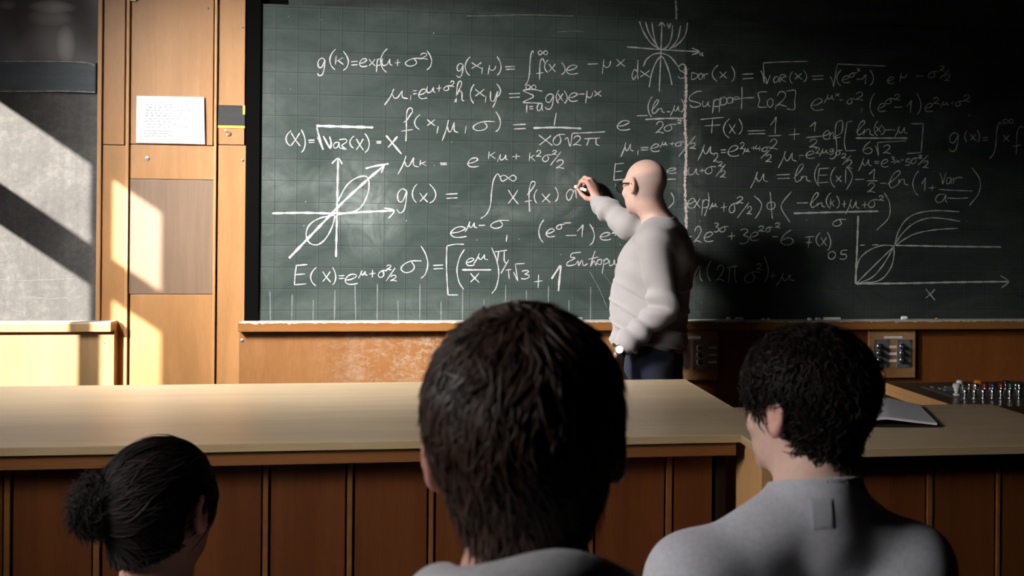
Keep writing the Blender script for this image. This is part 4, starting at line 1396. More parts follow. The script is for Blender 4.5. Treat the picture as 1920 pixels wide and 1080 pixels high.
def hand_field(P, wrist, knuckles, chains, thumb, R=.0085):
    """palm from the wrist to the four knuckles; chains: four finger polylines, thumb polyline"""
    d = None
    w = np.asarray(wrist)
    for i, kn in enumerate(knuckles):
        c = cap(P, w * .85 + np.asarray(kn) * .15, kn, .0155, .0115)
        d = c if d is None else smin(d, c, .014)
    for ch, r in zip(chains, (R, R * 1.04, R, R * .86)):
        m = len(ch) - 1
        for i in range(m):
            d = smin(d, cap(P, ch[i], ch[i + 1], r * (1.08 - .1 * i), r * (.98 - .1 * i)), .004)
    for i in range(len(thumb) - 1):
        d = smin(d, cap(P, thumb[i], thumb[i + 1], R * (1.5 - .28 * i), R * (1.2 - .16 * i)), .008 if i == 0 else .004)
    return d


def limbs(P, chain, radii, k=.02, d=None):
    for i in range(len(chain) - 1):
        c = cap(P, chain[i], chain[i + 1], radii[i], radii[i + 1])
        d = c if d is None else smin(d, c, k)
    return d


def tint_skin(V, base, fn=None):
    T = np.tile(np.array([*base, 1.0]), (len(V), 1))
    if fn is not None:
        T[:, :3] = fn(V, T[:, :3])
    return T


# ------------------------------------------------------------------ the teacher
def person(name_loc, label):
    return thing('person', name_loc, label, 'person')


TF = np.array([-.93, .37, 0]); TF = TF / np.linalg.norm(TF)
TL = np.array([-TF[1], TF[0], 0])
T0 = atY(1222, 540, 4.03); T0[2] = 0
zpx = lambda y: 1.46 - (y - 437 + ROLL * -180) / 436.0


def fx(px):                                  # forward offset of a pixel column in the teacher's mid plane
    return (atY(px, 540, 4.03)[0] - T0[0]) / TF[0]


prof = [(712, 1163, 1279), (680, 1163, 1281), (650, 1158, 1283), (610, 1154, 1283), (580, 1151, 1284), (545, 1155, 1287), (510, 1160, 1294), (480, 1167, 1296), (450, 1184, 1290), (428, 1205, 1275), (412, 1216, 1262)]
tz = [zpx(p[0]) for p in prof]
tc = [(fx(p[1]) + fx(p[2])) / 2 for p in prof]
ta = [(fx(p[1]) - fx(p[2])) / 2 for p in prof]
tb = [.175, .175, .172, .172, .172, .175, .180, .186, .180, .150, .09]
head_c = atY(1208, 350, 4.045)
HR = head_frame(math.radians(36), -.05, 0.02)
neck0 = head_c + HR @ np.array([0, -.022, -.05])
neckb = atY(1234, 420, 4.06)
SL, SRt = atY(1227, 456, 3.86), atY(1258, 447, 4.17)
EL, WL = atY(1247, 576, 3.835), atY(1165, 652, 3.83)
ER, WR = atY(1176, 421, 4.19), atY(1119, 377, 4.372)
HIP = [T0 + TL * s * .095 + np.array([0, 0, .90]) for s in (1, -1)]
KNEE = [T0 + TL * s * .10 + TF * .03 + np.array([0, 0, .50]) for s in (1, -1)]
ANK = [T0 + TL * s * .105 - TF * .02 + np.array([0, 0, .09]) for s in (1, -1)]

# right hand pinching the chalk
ph = lambda x, y, Y: atY(x, y, Y)
RK = [ph(1101, 341, 4.385), ph(1107, 337, 4.40), ph(1113, 340, 4.412), ph(1118, 347, 4.418)]
RCH = [[RK[0], ph(1090, 340, 4.395), ph(1084, 349, 4.415), ph(1082, 354, 4.424)],
       [RK[1], ph(1096, 333, 4.418), ph(1088, 341, 4.432), ph(1085, 350, 4.432)],
       [RK[2], ph(1103, 336, 4.430), ph(1095, 345, 4.437), ph(1094, 353, 4.430)],
       [RK[3], ph(1110, 345, 4.434), ph(1103, 353, 4.437), ph(1103, 360, 4.430)]]
RTH = [ph(1113, 374, 4.375), ph(1099, 372, 4.382), ph(1090, 364, 4.398), ph(1085, 357, 4.414)]
RWR = atY(1122, 381, 4.375)
# left hand resting at the pocket
LK = [ph(1150, 683, 3.80), ph(1154, 687, 3.815), ph(1159, 689, 3.828), ph(1164, 689, 3.838)]
LCH = [[LK[0], ph(1150, 700, 3.805), ph(1153, 710, 3.815), ph(1157, 716, 3.822)],
       [LK[1], ph(1156, 706, 3.82), ph(1160, 717, 3.828), ph(1165, 722, 3.834)],
       [LK[2], ph(1163, 706, 3.832), ph(1168, 716, 3.84), ph(1173, 721, 3.845)],
       [LK[3], ph(1169, 702, 3.842), ph(1174, 710, 3.85), ph(1178, 714, 3.852)]]
LTH = [ph(1153, 668, 3.80), ph(1146, 680, 3.79), ph(1144, 690, 3.793), ph(1147, 698, 3.80)]


def teacher_body(P):
    q = (P - head_c.astype(np.float32)) @ HR
    d = head_field(q)
    nb_ = limbs(P, [neck0, neckb], [.058, .066])
    d = smin(d, nb_, .03)
    t = loft(P, T0, TF, TL, tz, tc, [a - .02 for a in ta], [b - .02 for b in tb])
    t = smin(t, limbs(P, [SL, neckb, SRt], [.055, .05, .055]), .05)
    d = smin(d, t, .03)
    for ch, r in (([SL, EL, WL], [.045, .036, .026]), ([SRt, ER, WR], [.042, .034, .026])):
        d = smin(d, limbs(P, ch, r), .03)
    d = smin(d, hand_field(P, RWR, RK, RCH, RTH), .012)
    d = smin(d, hand_field(P, WL, LK, LCH, LTH), .012)
    for i in (0, 1):
        d = smin(d, limbs(P, [HIP[i], KNEE[i], ANK[i]], [.085, .055, .04]), .03)
        d = smin(d, ecap(P, ANK[i] + [0, 0, -.05], ANK[i] + TF * .17 + [0, 0, -.055], .045, .035, (0, 0, 1), .6), .03)
    return d


def teacher_tint(V, T):
    q = (V - head_c) @ HR.astype(float)
    d = np.linalg.norm(q, axis=1) < .2
    # cropped gray stubble round the back and sides of the bald crown
    band = np.clip((.052 - q[:, 2] - .2 * q[:, 1]) / .03, 0, 1) * np.clip((q[:, 2] + .075) / .03, 0, 1)
    band *= np.clip((.012 - q[:, 1]) / .02, 0, 1) * d
    ear = (np.abs(q[:, 0]) > .077) & (np.abs(q[:, 1] + .008) < .03) & (np.abs(q[:, 2]) < .045)
    band = np.where(ear, 0, band)[:, None]
    T = T * (1 - .7 * band) + np.array([.27, .225, .205]) * .7 * band
    chin = (np.clip((-.035 - q[:, 2]) / .02, 0, 1) * np.clip((q[:, 1] - .01) / .03, 0, 1) * d)[:, None]
    T = T * (1 - .3 * chin) + np.array([.5, .40, .36]) * .3 * chin
    red = (ear * 1.0)[:, None]
    T = T * (1 - .35 * red) + np.array([.66, .31, .24]) * .35 * red
    hands = ((V[:, 2] < .9) & (V[:, 2] > .5) | (np.linalg.norm(V - RK[1], axis=1) < .12))[:, None]
    T = np.where(hands, T * .4 + np.array([.60, .30, .24]) * .6, T)
    return T


tea = person((T0[0], T0[1], 0), 'bald person in gray sweater and glasses writing on the green chalkboard')
V, Q = sdf_mesh(teacher_body, (T0[0] - .62, 3.62, -.005), (T0[0] + .36, 4.452, 1.82), .0034, smooth=1)
V[:, 1] = np.minimum(V[:, 1], D_WALL - .0025)
obj('body', V, Q, SKIN, tea, smooth=True, attr=tint_skin(V, SKIN_T, teacher_tint))

colp = atY(1252, 391, 4.06)
cold = np.array([*(TF[:2] * .66), 1.0]); cold = cold / np.linalg.norm(cold)


def folds(P, a, b, amp, freq, ph_=0.0, sl=0.0):
    """ring folds around a limb from a to b"""
    a, b = np.asarray(a, np.float32), np.asarray(b, np.float32)
    L = np.linalg.norm(b - a)
    u = (b - a) / L
    t = (P - a) @ u
    w = np.clip(1 - np.abs(t / L - .5) * 1.7, 0, 1)
    near = np.exp(-(nrm(P - a - np.clip(t, 0, L)[:, None] * u) / .09) ** 2)
    return amp * w * near * np.sin(t * freq + ph_ + 3.2 * wob(P, 16, 3) + sl * P[:, 2])


def sweater(P):
    d = loft(P, T0, TF, TL, tz[2:], tc[2:], ta[2:], tb[2:])
    d = smin(d, limbs(P, [SL, neckb - np.array([0, 0, .02]), SRt], [.068, .062, .066]), .06)
    la = limbs(P, [SL, EL, EL * .2 + WL * .8, WL + (WL - EL) * .02], [.073, .060, .046, .041], .035)
    ra_ = limbs(P, [SRt, ER, ER * .3 + WR * .7, WR + (WR - ER) * .0], [.076, .060, .049, .039], .03)
    la = la + folds(P, SL * .35 + EL * .65, EL * .6 + WL * .4, .015, 90) + folds(P, EL, WL, .012, 80, 1.0) + folds(P, SL, EL, .008, 42, .5, 30)
    ra_ = ra_ + folds(P, SRt, ER * .4 + WR * .6, .013, 90) + folds(P, ER, WR, .013, 75, 2.0)
    d = d + .006 * wob(P * np.array([1, 1, 1.8], np.float32), 22, 5) + .004 * wob(P, 50, 8)
    # shallow drape folds over the belly and back
    d = d + .005 * np.sin(P[:, 2] * 60 + 2.5 * wob(P, 10, 2) + P[:, 0] * 35) * (np.clip((1.12 - P[:, 2]) / .08, 0, 1) + .7 * np.exp(-((P[:, 2] - 1.29) / .05) ** 2))
    d = d - .011 * (1 - np.abs(np.sin(P[:, 2] * 34 + 2.2 * wob(P, 8, 12) - 1.3 * (P @ TF.astype(np.float32)) * 9))) ** 6 * (.35 + .65 * np.clip((1.30 - P[:, 2]) / .15, 0, 1))
    d = np.where(nrm(P - neckb.astype(np.float32)) < .19, smax(d, ((P - colp.astype(np.float32)) @ cold.astype(np.float32)), .008), d)
    d = smin(d, la, .006)
    d = smin(d, ra_, .02)
    # hem band and neck opening
    for w, e in ((WL, EL), (WR, ER)):
        u = (w - e) / np.linalg.norm(w - e)
        s = (P - w.astype(np.float32)) @ u.astype(np.float32)
        d = np.where(nrm(P - w.astype(np.float32)) < .12, smax(d, s - .004, .006), d)
    return d


V, Q = sdf_mesh(sweater, (T0[0] - .62, 3.62, .85), (T0[0] + .36, 4.44, 1.62), .0042, smooth=1)
obj('sweater', V, Q, SWEATER_M, tea, smooth=True)


def jeans(P):
    d = loft(P, T0, TF, TL, [.80, .86, .93, 1.01], [tc[0], tc[0], tc[1], tc[2]], [.138, .137, .136, .126], [.170, .172, .168, .158])
    for i in (0, 1):
        d = smin(d, limbs(P, [HIP[i] + TF * .0, KNEE[i], ANK[i] + [0, 0, -.03]], [.100, .078, .066]), .045)
    d = d + .003 * wob(P, 45, 9)
    return smax(d, P[:, 2] - 1.0, .004)


V, Q = sdf_mesh(jeans, (T0[0] - .3, 3.75, .03), (T0[0] + .32, 4.36, 1.02), .007, smooth=2)
obj('jeans', V, Q, DENIM, tea, smooth=True)


def shoes(P):
    d = None
    for i in (0, 1):
        c = ecap(P, ANK[i] + [0, 0, -.045] - TF * .02, ANK[i] + TF * .19 + [0, 0, -.05], .056, .048, (0, 0, 1), .75)
        d = c if d is None else np.minimum(d, c)
    return smax(d, -P[:, 2] + .001, .004)


V, Q = sdf_mesh(shoes, (T0[0] - .4, 3.75, -.02), (T0[0] + .25, 4.4, .14), .007, smooth=1)
obj('shoes', V, Q, LEATHER, tea, smooth=True)

# undershirt glimpse at the neck
V, Q = sdf_mesh(lambda P: smax(smax(cap(P, neck0, neckb, .064, .070), ((P - colp.astype(np.float32) - cold.astype(np.float32) * .006) @ cold.astype(np.float32)), .003), np.maximum(-((P - colp.astype(np.float32) + cold.astype(np.float32) * .03) @ cold.astype(np.float32)), .03 - (P - neckb.astype(np.float32)) @ TF.astype(np.float32)), .003),
                neckb - .14, neckb + .14, .004)
obj('undershirt', V, Q, knit('white_cotton', (.78, .77, .76)), tea, smooth=True)

# glasses
hw = lambda x, y, z: head_c + HR.astype(float) @ np.array([x, y, z])
gl = MB()
for s in (-1, 1):
    gl.tube([hw(s * .0835, -.012, .000), hw(s * .083, .0, .010), hw(s * .081, .05, .0125), hw(s * .074, .098, .013)], .0034, 8)
    ring = [hw(s * .036 + .030 * math.cos(t), .105 - .004 * abs(math.cos(t)), .002 + .021 * math.sin(t)) for t in np.linspace(0, 2 * math.pi, 25)]
    gl.tube(ring, .0040, 8)
    gl.tube([hw(s * .064, .101, .012), hw(s * .074, .098, .013)], .0045, 8)
gl.tube([hw(-.008, .108, .008), hw(0, .112, .011), hw(.008, .108, .008)], .0022, 8)
glo = gl.build('eyeglasses', plain('spectacle_frame', (.012, .010, .008), .35, .5), tea, smooth=True)
lm = NT('lens_glass')
lm.b.inputs['Transmission Weight'].default_value = 1.0
lm.b.inputs['IOR'].default_value = 1.1
lm = lm.fin((.75, .78, .75), .02, .5)
for s in (-1, 1):
    P_ = [hw(s * .036 + .0285 * math.cos(t), .105 - .004 * abs(math.cos(t)), .002 + .0195 * math.sin(t)) for t in np.linspace(0, 2 * math.pi, 24, endpoint=False)]
    o_ = HR.astype(float) @ np.array([0, .0012, 0])
    VV = P_ + [p + o_ for p in P_]
    obj('lens', VV, [tuple(range(24)), tuple(reversed(range(24, 48)))] + [(i, (i + 1) % 24, 24 + (i + 1) % 24, 24 + i) for i in range(24)], lm, glo)

# wristwatch
u = (WL - EL) / np.linalg.norm(WL - EL)
wc = WL + u * .014
vdir = (CAM - wc); vdir = vdir - u * (vdir @ u); vdir = vdir / np.linalg.norm(vdir)
side = np.cross(u, vdir)
vd2 = vdir * .86 - side * .5 * np.sign(side[0] * 1.0) * -1
vd2 = vd2 / np.linalg.norm(vd2)
wm = MB().tube([wc + (vdir * math.cos(t) + side * math.sin(t)) * .0335 for t in np.linspace(0, 2 * math.pi, 33)], .0045, 8).build('wristwatch', plain('watch_strap', (.02, .018, .017), .5), tea, smooth=True)
MB().lathe([(0, 0), (.0195, 0), (.0195, .006), (.017, .008), (0, .008)], wc + vdir * .033, vdir, 24).build('watch_case', CHROME, wm, smooth=True)
MB().lathe([(0, 0), (.0165, 0), (.0160, .0012), (0, .0014)], wc + vdir * .0408, vdir, 24).build('watch_face', plain('watch_dial', (.9, .89, .86), .4, .5, var=.02), wm)

# loose cord ends at the cuff
cd = MB()
for pts in ([(1166, 637, 3.79), (1176, 646, 3.785), (1186, 658, 3.79), (1193, 664, 3.80)], [(1172, 634, 3.79), (1183, 644, 3.785), (1193, 655, 3.79), (1195, 662, 3.80)]):
    cd.tube([atY(*p) for p in pts], .0016, 6)
tag(cd.build('cord', plain('pale_cord', (.62, .58, .54), .8), tea, smooth=True), 'pale loose cord hanging at the cuff')

ck = thing('chalk_stick', ph(1087, 354, 4.43), 'white chalk stick held in the teacher\'s writing hand', 'chalk')
ca, cb_ = np.array(ph(1100, 357, 4.405)), np.array(ph(1077.5, 349.5, 4.440))
ax = (cb_ - ca) / np.linalg.norm(cb_ - ca)
L_ = float(np.linalg.norm(cb_ - ca))
MB().lathe([(0, 0), (.0068, 0), (.0075, .001), (.0075, L_ - .003), (.006, L_), (0, L_ + .0005)], ca, ax, 16).build('chalk_body', CHALK_BODY, ck, smooth=True)

# ------------------------------------------------------------------ students


def strands(sdf, pts, dirfn, L, w, seg=7, lift=(0.0, 0.006), tip=.25, jit=.25, seed=1, curl=0.0):
    """tapered locks that run along the surface sdf from pts; returns verts and quads"""
    r = np.random.default_rng(seed)
    N = len(pts)
    e = 1.5e-3

    def grad(p):
        g = np.stack([sdf((p + d).astype(np.float32)) - sdf((p - d).astype(np.float32)) for d in np.eye(3) * e], 1)
        return g / (np.linalg.norm(g, axis=1, keepdims=True) + 1e-9)
    p = pts.astype(float).copy()
    Ls = L * r.uniform(.6, 1.25, N)
    base = r.uniform(lift[0], lift[1] * .5, N)
    end = r.uniform(lift[0], lift[1], N)
    path, sides, ups = [], [], []
    jv = r.normal(size=(N, 3)) * jit
    phs = r.uniform(0, 6.28, N)
    for k in range(seg + 1):
        g = grad(p)
        tgt = base + (end - base) * (k / seg) ** 1.5
        d = sdf(p.astype(np.float32))
        p = p - g * (d - tgt)[:, None]
        t = dirfn(p, g) + jv
        t = t - g * (t * g).sum(1, keepdims=True)
        t = t / (np.linalg.norm(t, axis=1, keepdims=True) + 1e-9)
        s = np.cross(t, g)
        if curl:
            a = (curl * np.sin(phs + k * 1.5))[:, None]
            t = t * np.cos(a) + s * np.sin(a)
            s = np.cross(t, g)
        path.append(p.copy())
        sides.append(s)
        ups.append(g)
        p = p + t * (Ls / seg)[:, None]
    ww = w * r.uniform(.6, 1.4, N)
    V = np.zeros((N, seg + 1, 3, 3))
    for k in range(seg + 1):
        f = k / seg
        wk = (ww * (1 - (1 - tip) * f ** 1.6) * (.55 + .45 * min(1, f * 4)))[:, None]
        if k == seg:
            wk = wk * .25
        V[:, k, 0] = path[k] - sides[k] * wk
        V[:, k, 1] = path[k] + ups[k] * wk * .75
        V[:, k, 2] = path[k] + sides[k] * wk
    idx = np.arange(N * (seg + 1) * 3).reshape(N, seg + 1, 3)
    Q = []
    for k in range(seg):
        for a, b in ((0, 1), (1, 2), (2, 0)):
            Q.append(np.stack([idx[:, k, a], idx[:, k, b], idx[:, k + 1, b], idx[:, k + 1, a]], -1).reshape(-1, 4))
    return V.reshape(-1, 3), np.concatenate(Q)


def join(*parts):
    V, Q, o = [], [], 0
    for v, q in parts:
        V.append(v)
        Q.append(q + o)
        o += len(v)
    return np.concatenate(V), np.concatenate(Q)


def student(label, hc, yaw, pitch, roll, hair_t, cloth_mat, cloth_name, shoulders, hairm, style, collar, tint=SKIN_T, seat_yaw=0.0, lean=0.0, scale=1.0):
    R = head_frame(yaw, pitch, roll)
    hc = np.asarray(hc, float)
    f, l = np.array([math.sin(-seat_yaw), math.cos(seat_yaw), 0]), np.array([-math.cos(seat_yaw), -math.sin(seat_yaw) * 1.0, 0])
    l = np.array([-f[1], f[0], 0])
    back, sw_l, sw_r, zs_, nb_z = shoulders     # neck-base offset back, half widths left/right, shoulder drop, neck base drop
    nbp = hc - f * back + np.array([0, 0, -nb_z])
    O = np.array([nbp[0], nbp[1], 0]) - f * .015
    SLp = O + l * sw_l + np.array([0, 0, hc[2] - zs_]) - f * .0
    SRp = O - l * sw_r + np.array([0, 0, hc[2] - zs_]) - f * .0
    zh = max(.50, hc[2] - .75)
    elb = [SLp + l * .03 + f * .05 + [0, 0, -.27], SRp - l * .03 + f * .05 + [0, 0, -.27]]
    wri = [elb[0] + f * .17 - l * .13 + [0, 0, -.06], elb[1] + f * .17 + l * .13 + [0, 0, -.06]]
    hips = [O + l * s * .08 + np.array([0, 0, zh]) for s in (1, -1)]
    knee = [h + f * .40 + [0, 0, .01] for h in hips]
    ank = [np.array([k[0], k[1] - .03, .07]) for k in knee]
    mid = (sw_l - sw_r) / 2
    zl = [zh - .06, zh + .12, hc[2] - .42, hc[2] - zs_ - .12, hc[2] - zs_ - .02]
    cf = [.0, -.02, -.03, -.035, -.03]
    cl = [0, 0, mid * .5, mid, mid]
    aa = [.115, .11, .12, .112, .065]
    wb = (sw_l + sw_r) / 2
    bb = [.17, .155, wb * .90, wb * .94, wb * .62]
    t = thing('person', (O[0], O[1], 0), label, 'person')
    neck_a = hc + R.astype(float) @ np.array([0, -.025, -.05])
    neck_r = style.get('neck', .052 * scale)

    def q_(P):
        return ((P - hc.astype(np.float32)) @ R) / scale

    def neck(P):
        return limbs(P, [neck_a, nbp + f * .01, nbp - np.array([0, 0, .06])], [neck_r, neck_r * 1.06, neck_r * 1.25], .02)

    def torso(P, g):
        d = loft(P, O, f, l, zl, cf, [a + g for a in aa], [b + g for b in bb], cl)
        d = smin(d, limbs(P, [SLp, nbp - [0, 0, style.get('trap', .03)], SRp], [.042 + g, .054 + g, .042 + g]), .085)
        return d

    def arms(P, g, k=1.0):
        d = None
        for S, E, W_ in ((SLp, elb[0], wri[0]), (SRp, elb[1], wri[1])):
            c = limbs(P, [S, E, W_], [.052 + g, .043 + g, .03 + g], .02)
            d = c if d is None else np.minimum(d, c)
        return d

    def body(P):
        d = head_field(q_(P)) * scale
        d = smin(d, neck(P), .03)
        d = smin(d, torso(P, -.012), .03)
        d = smin(d, arms(P, -.012), .03)
        for i, s in ((0, 1), (1, -1)):
            d = smin(d, limbs(P, [hips[i], knee[i], ank[i]], [.085, .06, .04]), .03)
            w_ = wri[i]
            kn = [w_ + f * .085 + l * (j - 1.5) * .019 - [0, 0, .01] for j in range(4)]
            ch = [[k_, k_ + f * .035 - [0, 0, .012], k_ + f * .055 - [0, 0, .032], k_ + f * .058 - [0, 0, .05]] for k_ in kn]
            th = [w_ + f * .03 - l * s * .02, w_ + f * .06 - l * s * .045 - [0, 0, .01], w_ + f * .09 - l * s * .048 - [0, 0, .02]]
            d = smin(d, hand_field(P, w_, kn, ch, th), .012)
            d = smin(d, ecap(P, ank[i] - [0, 0, .03], ank[i] + f * .16 - [0, 0, .04], .045, .035, (0, 0, 1), .6), .03)
        return d
    lo = np.minimum.reduce([hc - .16, SLp - .2, SRp - .2, ank[0] - .3, np.array([9, 9, -.01])])
    hi = np.maximum.reduce([hc + .16, SLp + .2, SRp + .2, knee[0] + .3, wri[0] + .25])
    lo[2] = -.01
    # torso and limbs coarse, head and neck fine: one field, one surface
    V, Q = sdf_mesh(body, lo, hi, .0056, smooth=1)

    def tf(V, T):
        q = ((V - hc) @ R.astype(float)) / scale
        ear = ((np.abs(q[:, 0]) > .076) & (np.abs(q[:, 1] + .008) < .035) & (np.abs(q[:, 2]) < .05))[:, None]
        return np.where(ear, T * .5 + np.array([.66, .27, .22]) * .5, T)
    obj('body', V, Q, SKIN, t, smooth=True, attr=tint_skin(V, tint, tf))

    # clothing
    def cloth(P):
        d = smin(torso(P, .004), arms(P, .010), .03)
        d = d + .0035 * wob(P * np.array([1.6, 1, .7], np.float32), 26, 4) + .0018 * wob(P, 60, 6)
        # long soft pulls running down from the shoulder blades
        zz = np.clip((hc[2] - zs_ - .03 - P[:, 2]) / .10, 0, 1)
        lat = P @ l.astype(np.float32)
        d = d + zz * .0045 * np.sin(lat * 62 + 2.6 * wob(P, 9, 11) + (P[:, 2]) * 14)
        cz = P[:, 2] - (nbp[2] + collar) - .30 * ((P - nbp.astype(np.float32)) @ -f.astype(np.float32))
        nk = nrm((P - nbp.astype(np.float32))[:, :2])
        if style['collar'] == 'hood':
            # bunched hood lying round the neck
            ang = np.arctan2((P - nbp.astype(np.float32)) @ f.astype(np.float32), (P - nbp.astype(np.float32)) @ l.astype(np.float32))
            rr = np.sqrt((nk - .079) ** 2 + (P[:, 2] - nbp[2] + .012 + .034 * np.sin(ang) - .005 * np.sin(3 * ang + 1)) ** 2) - .026
            d = smin(d, rr + .003 * wob(P, 55, 7), .02)
            d = smax(d, -(neck(P) - .006), .006)
        else:
            d = smin(d, np.maximum(neck(P) - .0075, cz), .02)
            d = smax(d, np.where(nk < .12, cz, -1), .004)
        return d
    V, Q = sdf_mesh(cloth, [lo[0], lo[1], zh - .1], [hi[0], hi[1], hc[2] + .02], .0050, smooth=1)
    cloth_o = obj(cloth_name, V, Q, cloth_mat, t, smooth=True)
    if style['collar'] == 'crew':
        def band(P):
            v = P - nbp.astype(np.float32)
            cz = P[:, 2] - (nbp[2] + collar) - .30 * (v @ -f.astype(np.float32))
            ang = np.arctan2(v @ f.astype(np.float32), v @ l.astype(np.float32))
            d = neck(P) - .0105 - .0011 * np.sin(ang * 84)
            return smax(smax(d, np.abs(cz + .008) - .011, .004), nk_lim(v), .002)
        nk_lim = lambda v: nrm(v[:, :2]) - .13
        Vc, Qc = sdf_mesh(band, nbp - [.13, .13, .08], nbp + [.13, .13, .10], .0022, smooth=1)
        obj('ribbed_collar', Vc, Qc, style.get('collar_mat', cloth_mat), cloth_o, smooth=True)
    if 'patch' in style:
        from mathutils.bvhtree import BVHTree
        bv = BVHTree.FromPolygons([tuple(v) for v in V], [tuple(int(i) for i in q) for q in Q])
        px = style['patch']
        n_, G_ = 10, []
        for i in range(n_ + 1):
            for j in range(n_ + 1):
                u_, v_ = i / n_, j / n_
                a_ = np.array(px[0]) * (1 - u_) * (1 - v_) + np.array(px[1]) * u_ * (1 - v_) + np.array(px[2]) * u_ * v_ + np.array(px[3]) * (1 - u_) * v_
                h_ = bv.ray_cast(Vector(CAM), Vector(ray(*a_)).normalized())
                edge = 0 if (i in (0, n_) or j in (0, n_)) else 1
                G_.append(np.array(h_[0]) + np.array(h_[1]) * (-.0005 + .0014 * edge + (.0006 if edge and (i in (1, n_ - 1) or j in (1, n_ - 1)) else 0)))
        F_ = [(i * (n_ + 1) + j, i * (n_ + 1) + j + 1, (i + 1) * (n_ + 1) + j + 1, (i + 1) * (n_ + 1) + j) for i in range(n_) for j in range(n_)]
        tag(obj('stitched_label', G_, F_, style['patch_mat'], cloth_o, smooth=True), 'stitched rectangular patch below the collar')

    def trousers(P):
        d = loft(P, O, f, l, [zh - .10, zh, zh + .13], [0, 0, -.01], [.12, .125, .118], [.18, .18, .165])
        for i in (0, 1):
            d = smin(d, limbs(P, [hips[i], knee[i], ank[i]], [.095, .075, .06]), .04)
        return d
    V, Q = sdf_mesh(trousers, lo, [hi[0], hi[1], zh + .2], .010, smooth=1)
    obj('trousers', V, Q, DARKCLOTH, t, smooth=True)

    # ---- hair: a cap that follows the skull, then locks lying on it
    th, nape = hair_t, style['nape']

    def cap_sdf(P):
        q = q_(P)
        d = smin(skull(q), cap(q, (0, -.032, -.05), (0, -.045, -.14), .050, .052), .03) - th * (.62 + .6 * style.get('rough', .25) * wob(q, 60, 13) + style.get('top', 0) * np.clip(q[:, 2] / .1, -.4, 1))
        low = (nape + .02 + style['slope'] * (q[:, 1] + .10) - q[:, 2]) * .75
        ear = -(np.sqrt(((q[:, 1] + .004) / .027) ** 2 + ((q[:, 2] + .012) / .043) ** 2) - 1) * .03
        ear = np.where(q[:, 1] < .03, ear, -1)
        d = smax(d, low, .012)
        d = smax(d, np.where(np.abs(q[:, 0]) > .055, ear, -1), .006)
        d = smax(d, q[:, 1] - .062 - .35 * np.clip(q[:, 2] - .03, 0, 1), .012)
        return d * scale

    def shell(P):                       # what the locks ride on (no hairline cut)
        q = q_(P)
        return (smin(skull(q), cap(q, (0, -.032, -.05), (0, -.045, -.14), .050, .052), .03) - th * (.60 + style.get('top', 0) * np.clip(q[:, 2] / .1, -.4, 1))) * scale
    V, Q = sdf_mesh(cap_sdf, hc - .19, hc + .19, .0030, smooth=1)
    hair_o = obj('hair', V, Q, hairm, t, smooth=True)
    r = np.random.default_rng(style['seed'])
    n = style['n']
    # roots: points of the cap's outer skin
    q = ((V - hc) @ R.astype(float)) / scale
    ok = np.abs(shell(V.astype(np.float32)) ) < th * .9 * scale + .004
    ok &= ~((np.abs(q[:, 0]) > .05) & (((q[:, 1] + .004) / .034) ** 2 + ((q[:, 2] + .014) / .060) ** 2 < 1))
    ids = np.where(ok)[0]
    ids = r.choice(ids, n)
    pts = V[ids] + r.normal(size=(n, 3)) * .0015
    Rf = R.astype(float)

    def local(p):
        return ((p - hc) @ Rf) / scale
    kind = style['kind']
    bun = style.get('bun')

    def dirfn(p, g):
        q = local(p)
        if kind == 'short':
            w = np.array([.010, -.040, .118])                      # whorl at the crown
            d = q - w
            d = d / (np.linalg.norm(d, axis=1, keepdims=True) + 1e-6)
            sw = np.cross(d, (q - np.array([0, -.01, .02])))
            sw = sw / (np.linalg.norm(sw, axis=1, keepdims=True) + 1e-6)
            d = d + .35 * sw * np.clip(q[:, 2:3] / .1 + .3, 0, 1) + np.array([0, 0, -.55])
            d = d + .75 * np.stack([wob(q, 38, 21), wob(q, 38, 22), wob(q, 38, 23)], 1)
        elif kind == 'curly':
            d = np.array([0, -.25, -.5]) + 1.15 * np.stack([wob(q, 45, 31), wob(q, 45, 32), wob(q, 45, 33)], 1)
        else:
            d = (np.array(bun) - q)
            d = d / (np.linalg.norm(d, axis=1, keepdims=True) + 1e-6)
            d = d + .22 * np.stack([wob(q, 40, 41), wob(q, 40, 42), wob(q, 40, 43)], 1)
        return d @ Rf.T
    parts = [strands(shell, pts, dirfn, style['L'], style['w'], lift=style['lift'], jit=style['jit'], seed=style['seed'] + 1, curl=style.get('curl', 0))]
    if 'clump' in style:
        m_, L_, w_, lf_ = style['clump']
        parts.append(strands(shell, pts[:m_], dirfn, L_, w_, lift=lf_, jit=style['jit'] * 1.3, seed=style['seed'] + 2, curl=style.get('curl', 0), tip=.15))
    V2, Q2 = join(*parts)
    obj('hair_lock', V2, Q2, hairm, hair_o, smooth=True)['kind'] = 'stuff'
    if bun is not None:
        bc = hc + Rf @ (np.array(bun) * scale)

        def bun_sdf(P):
            d = ell(P, bc, (.023, .023, .034)) + .007 * wob(P, 110, 51) + .004 * wob(P, 220, 52)
            return d
        Vb, Qb = sdf_mesh(bun_sdf, bc - .06, bc + .06, .003, smooth=1)
        bo = obj('hair_bun', Vb, Qb, hairm, hair_o, smooth=True)
        m = 2000
        ids = r.choice(len(Vb), m)
        out = Vb[ids] - bc
        ax = Rf @ np.array([-.15, -1, .15])

        def bdir(p, g):
            d = np.cross(np.tile(ax, (len(p), 1)), p - bc)
            return d / (np.linalg.norm(d, axis=1, keepdims=True) + 1e-6) + .5 * np.stack([wob(p, 90, 61), wob(p, 90, 62), wob(p, 90, 63)], 1)
        Vs, Qs = strands(lambda P: ell(P, bc, (.023, .023, .034)), Vb[ids], bdir, .05, .0013, lift=(.0, .034), jit=1.0, seed=77)
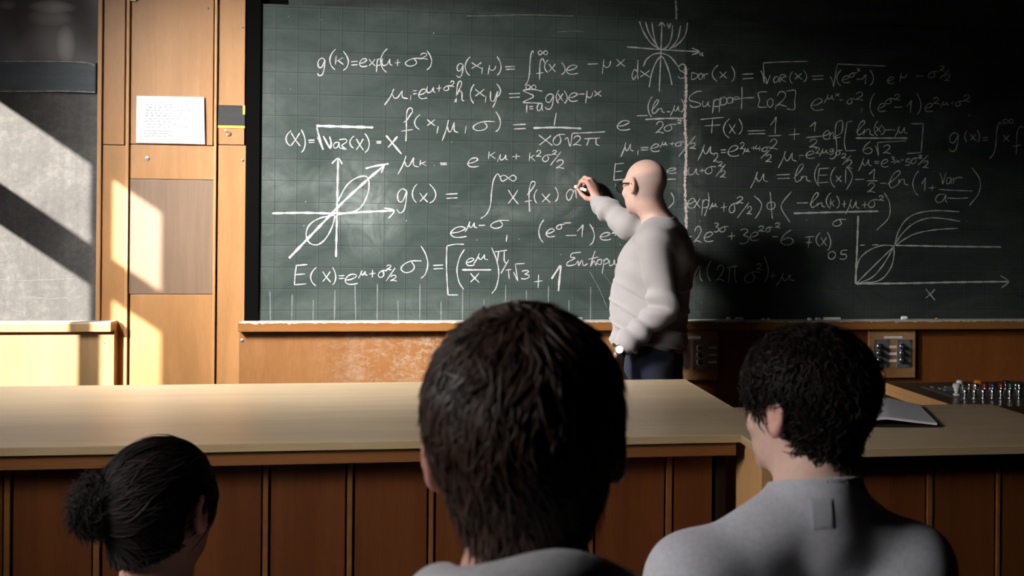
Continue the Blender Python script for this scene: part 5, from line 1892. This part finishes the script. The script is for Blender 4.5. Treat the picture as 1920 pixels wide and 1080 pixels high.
        obj('loose_strand', Vs, Qs, hairm, hair_o, smooth=True)['kind'] = 'stuff'
    return t, dict(hc=hc, R=Rf, nbp=nbp, f=f, l=l, O=O, SLp=SLp, SRp=SRp)


HAIR_BROWN = hair_mat('hair_dark_brown', (.024, .0135, .0095), (.092, .053, .038), .42)
HAIR_BLACK = hair_mat('hair_black', (.003, .002, .0016), (.011, .0066, .005), .47)
HAIR_DEEP = hair_mat('hair_deep_brown', (.0015, .001, .0008), (.007, .004, .003), .7)

student('person seen from behind with short dark brown hair, seated nearest, center',
        atD(985, 840, .905), math.radians(-6), 0.03, -.05, .0125, HOODIE_M, 'hoodie', (.035, .188, .190, .196, .112), HAIR_BROWN,
        dict(kind='short', n=16000, L=.034, w=.0012, lift=(.001, .0085), jit=.30, nape=-.086, slope=.78, seed=5, collar='hood', top=.75, rough=.18,
             clump=(3000, .040, .0028, (.003, .012))), .0, tint=(.62, .36, .285))

student('person seen from behind with curly black hair and gray knit top, right',
        atD(1508, 770, 1.385), math.radians(32), 0.0, .02, .013, TSHIRT_M, 'knit_top', (.045, .188, .132, .212, .104), HAIR_BLACK,
        dict(kind='curly', n=9000, L=.036, w=.0015, lift=(.0, .011), jit=.4, nape=-.094, slope=.62, seed=9, collar='crew', curl=.75, rough=.3, top=1.1, neck=.048, trap=.022,
             clump=(1500, .042, .0028, (.003, .016)), patch=[(1516, 934), (1563, 931), (1566, 993), (1520, 997)],
             patch_mat=knit('knit_patch', (.36, .36, .395), .2)), .014, seat_yaw=math.radians(4), tint=(.66, .45, .37), scale=.86)

student('person seen from behind with dark hair in a messy bun, far left',
        atD(303, 955, 1.60), math.radians(-22), -.05, -.03, .013, knit('blouse_pale', (.50, .43, .42)), 'blouse', (.035, .165, .165, .19, .12), HAIR_DEEP,
        dict(kind='bun', bun=(-.050, -.100, .024), n=8000, L=.07, w=.0013, lift=(.0, .006), jit=.16, nape=-.108, slope=.50, seed=15, collar='crew', rough=.12,
             clump=(500, .08, .0022, (.002, .010))), .0, scale=.95, tint=(.30, .17, .13))
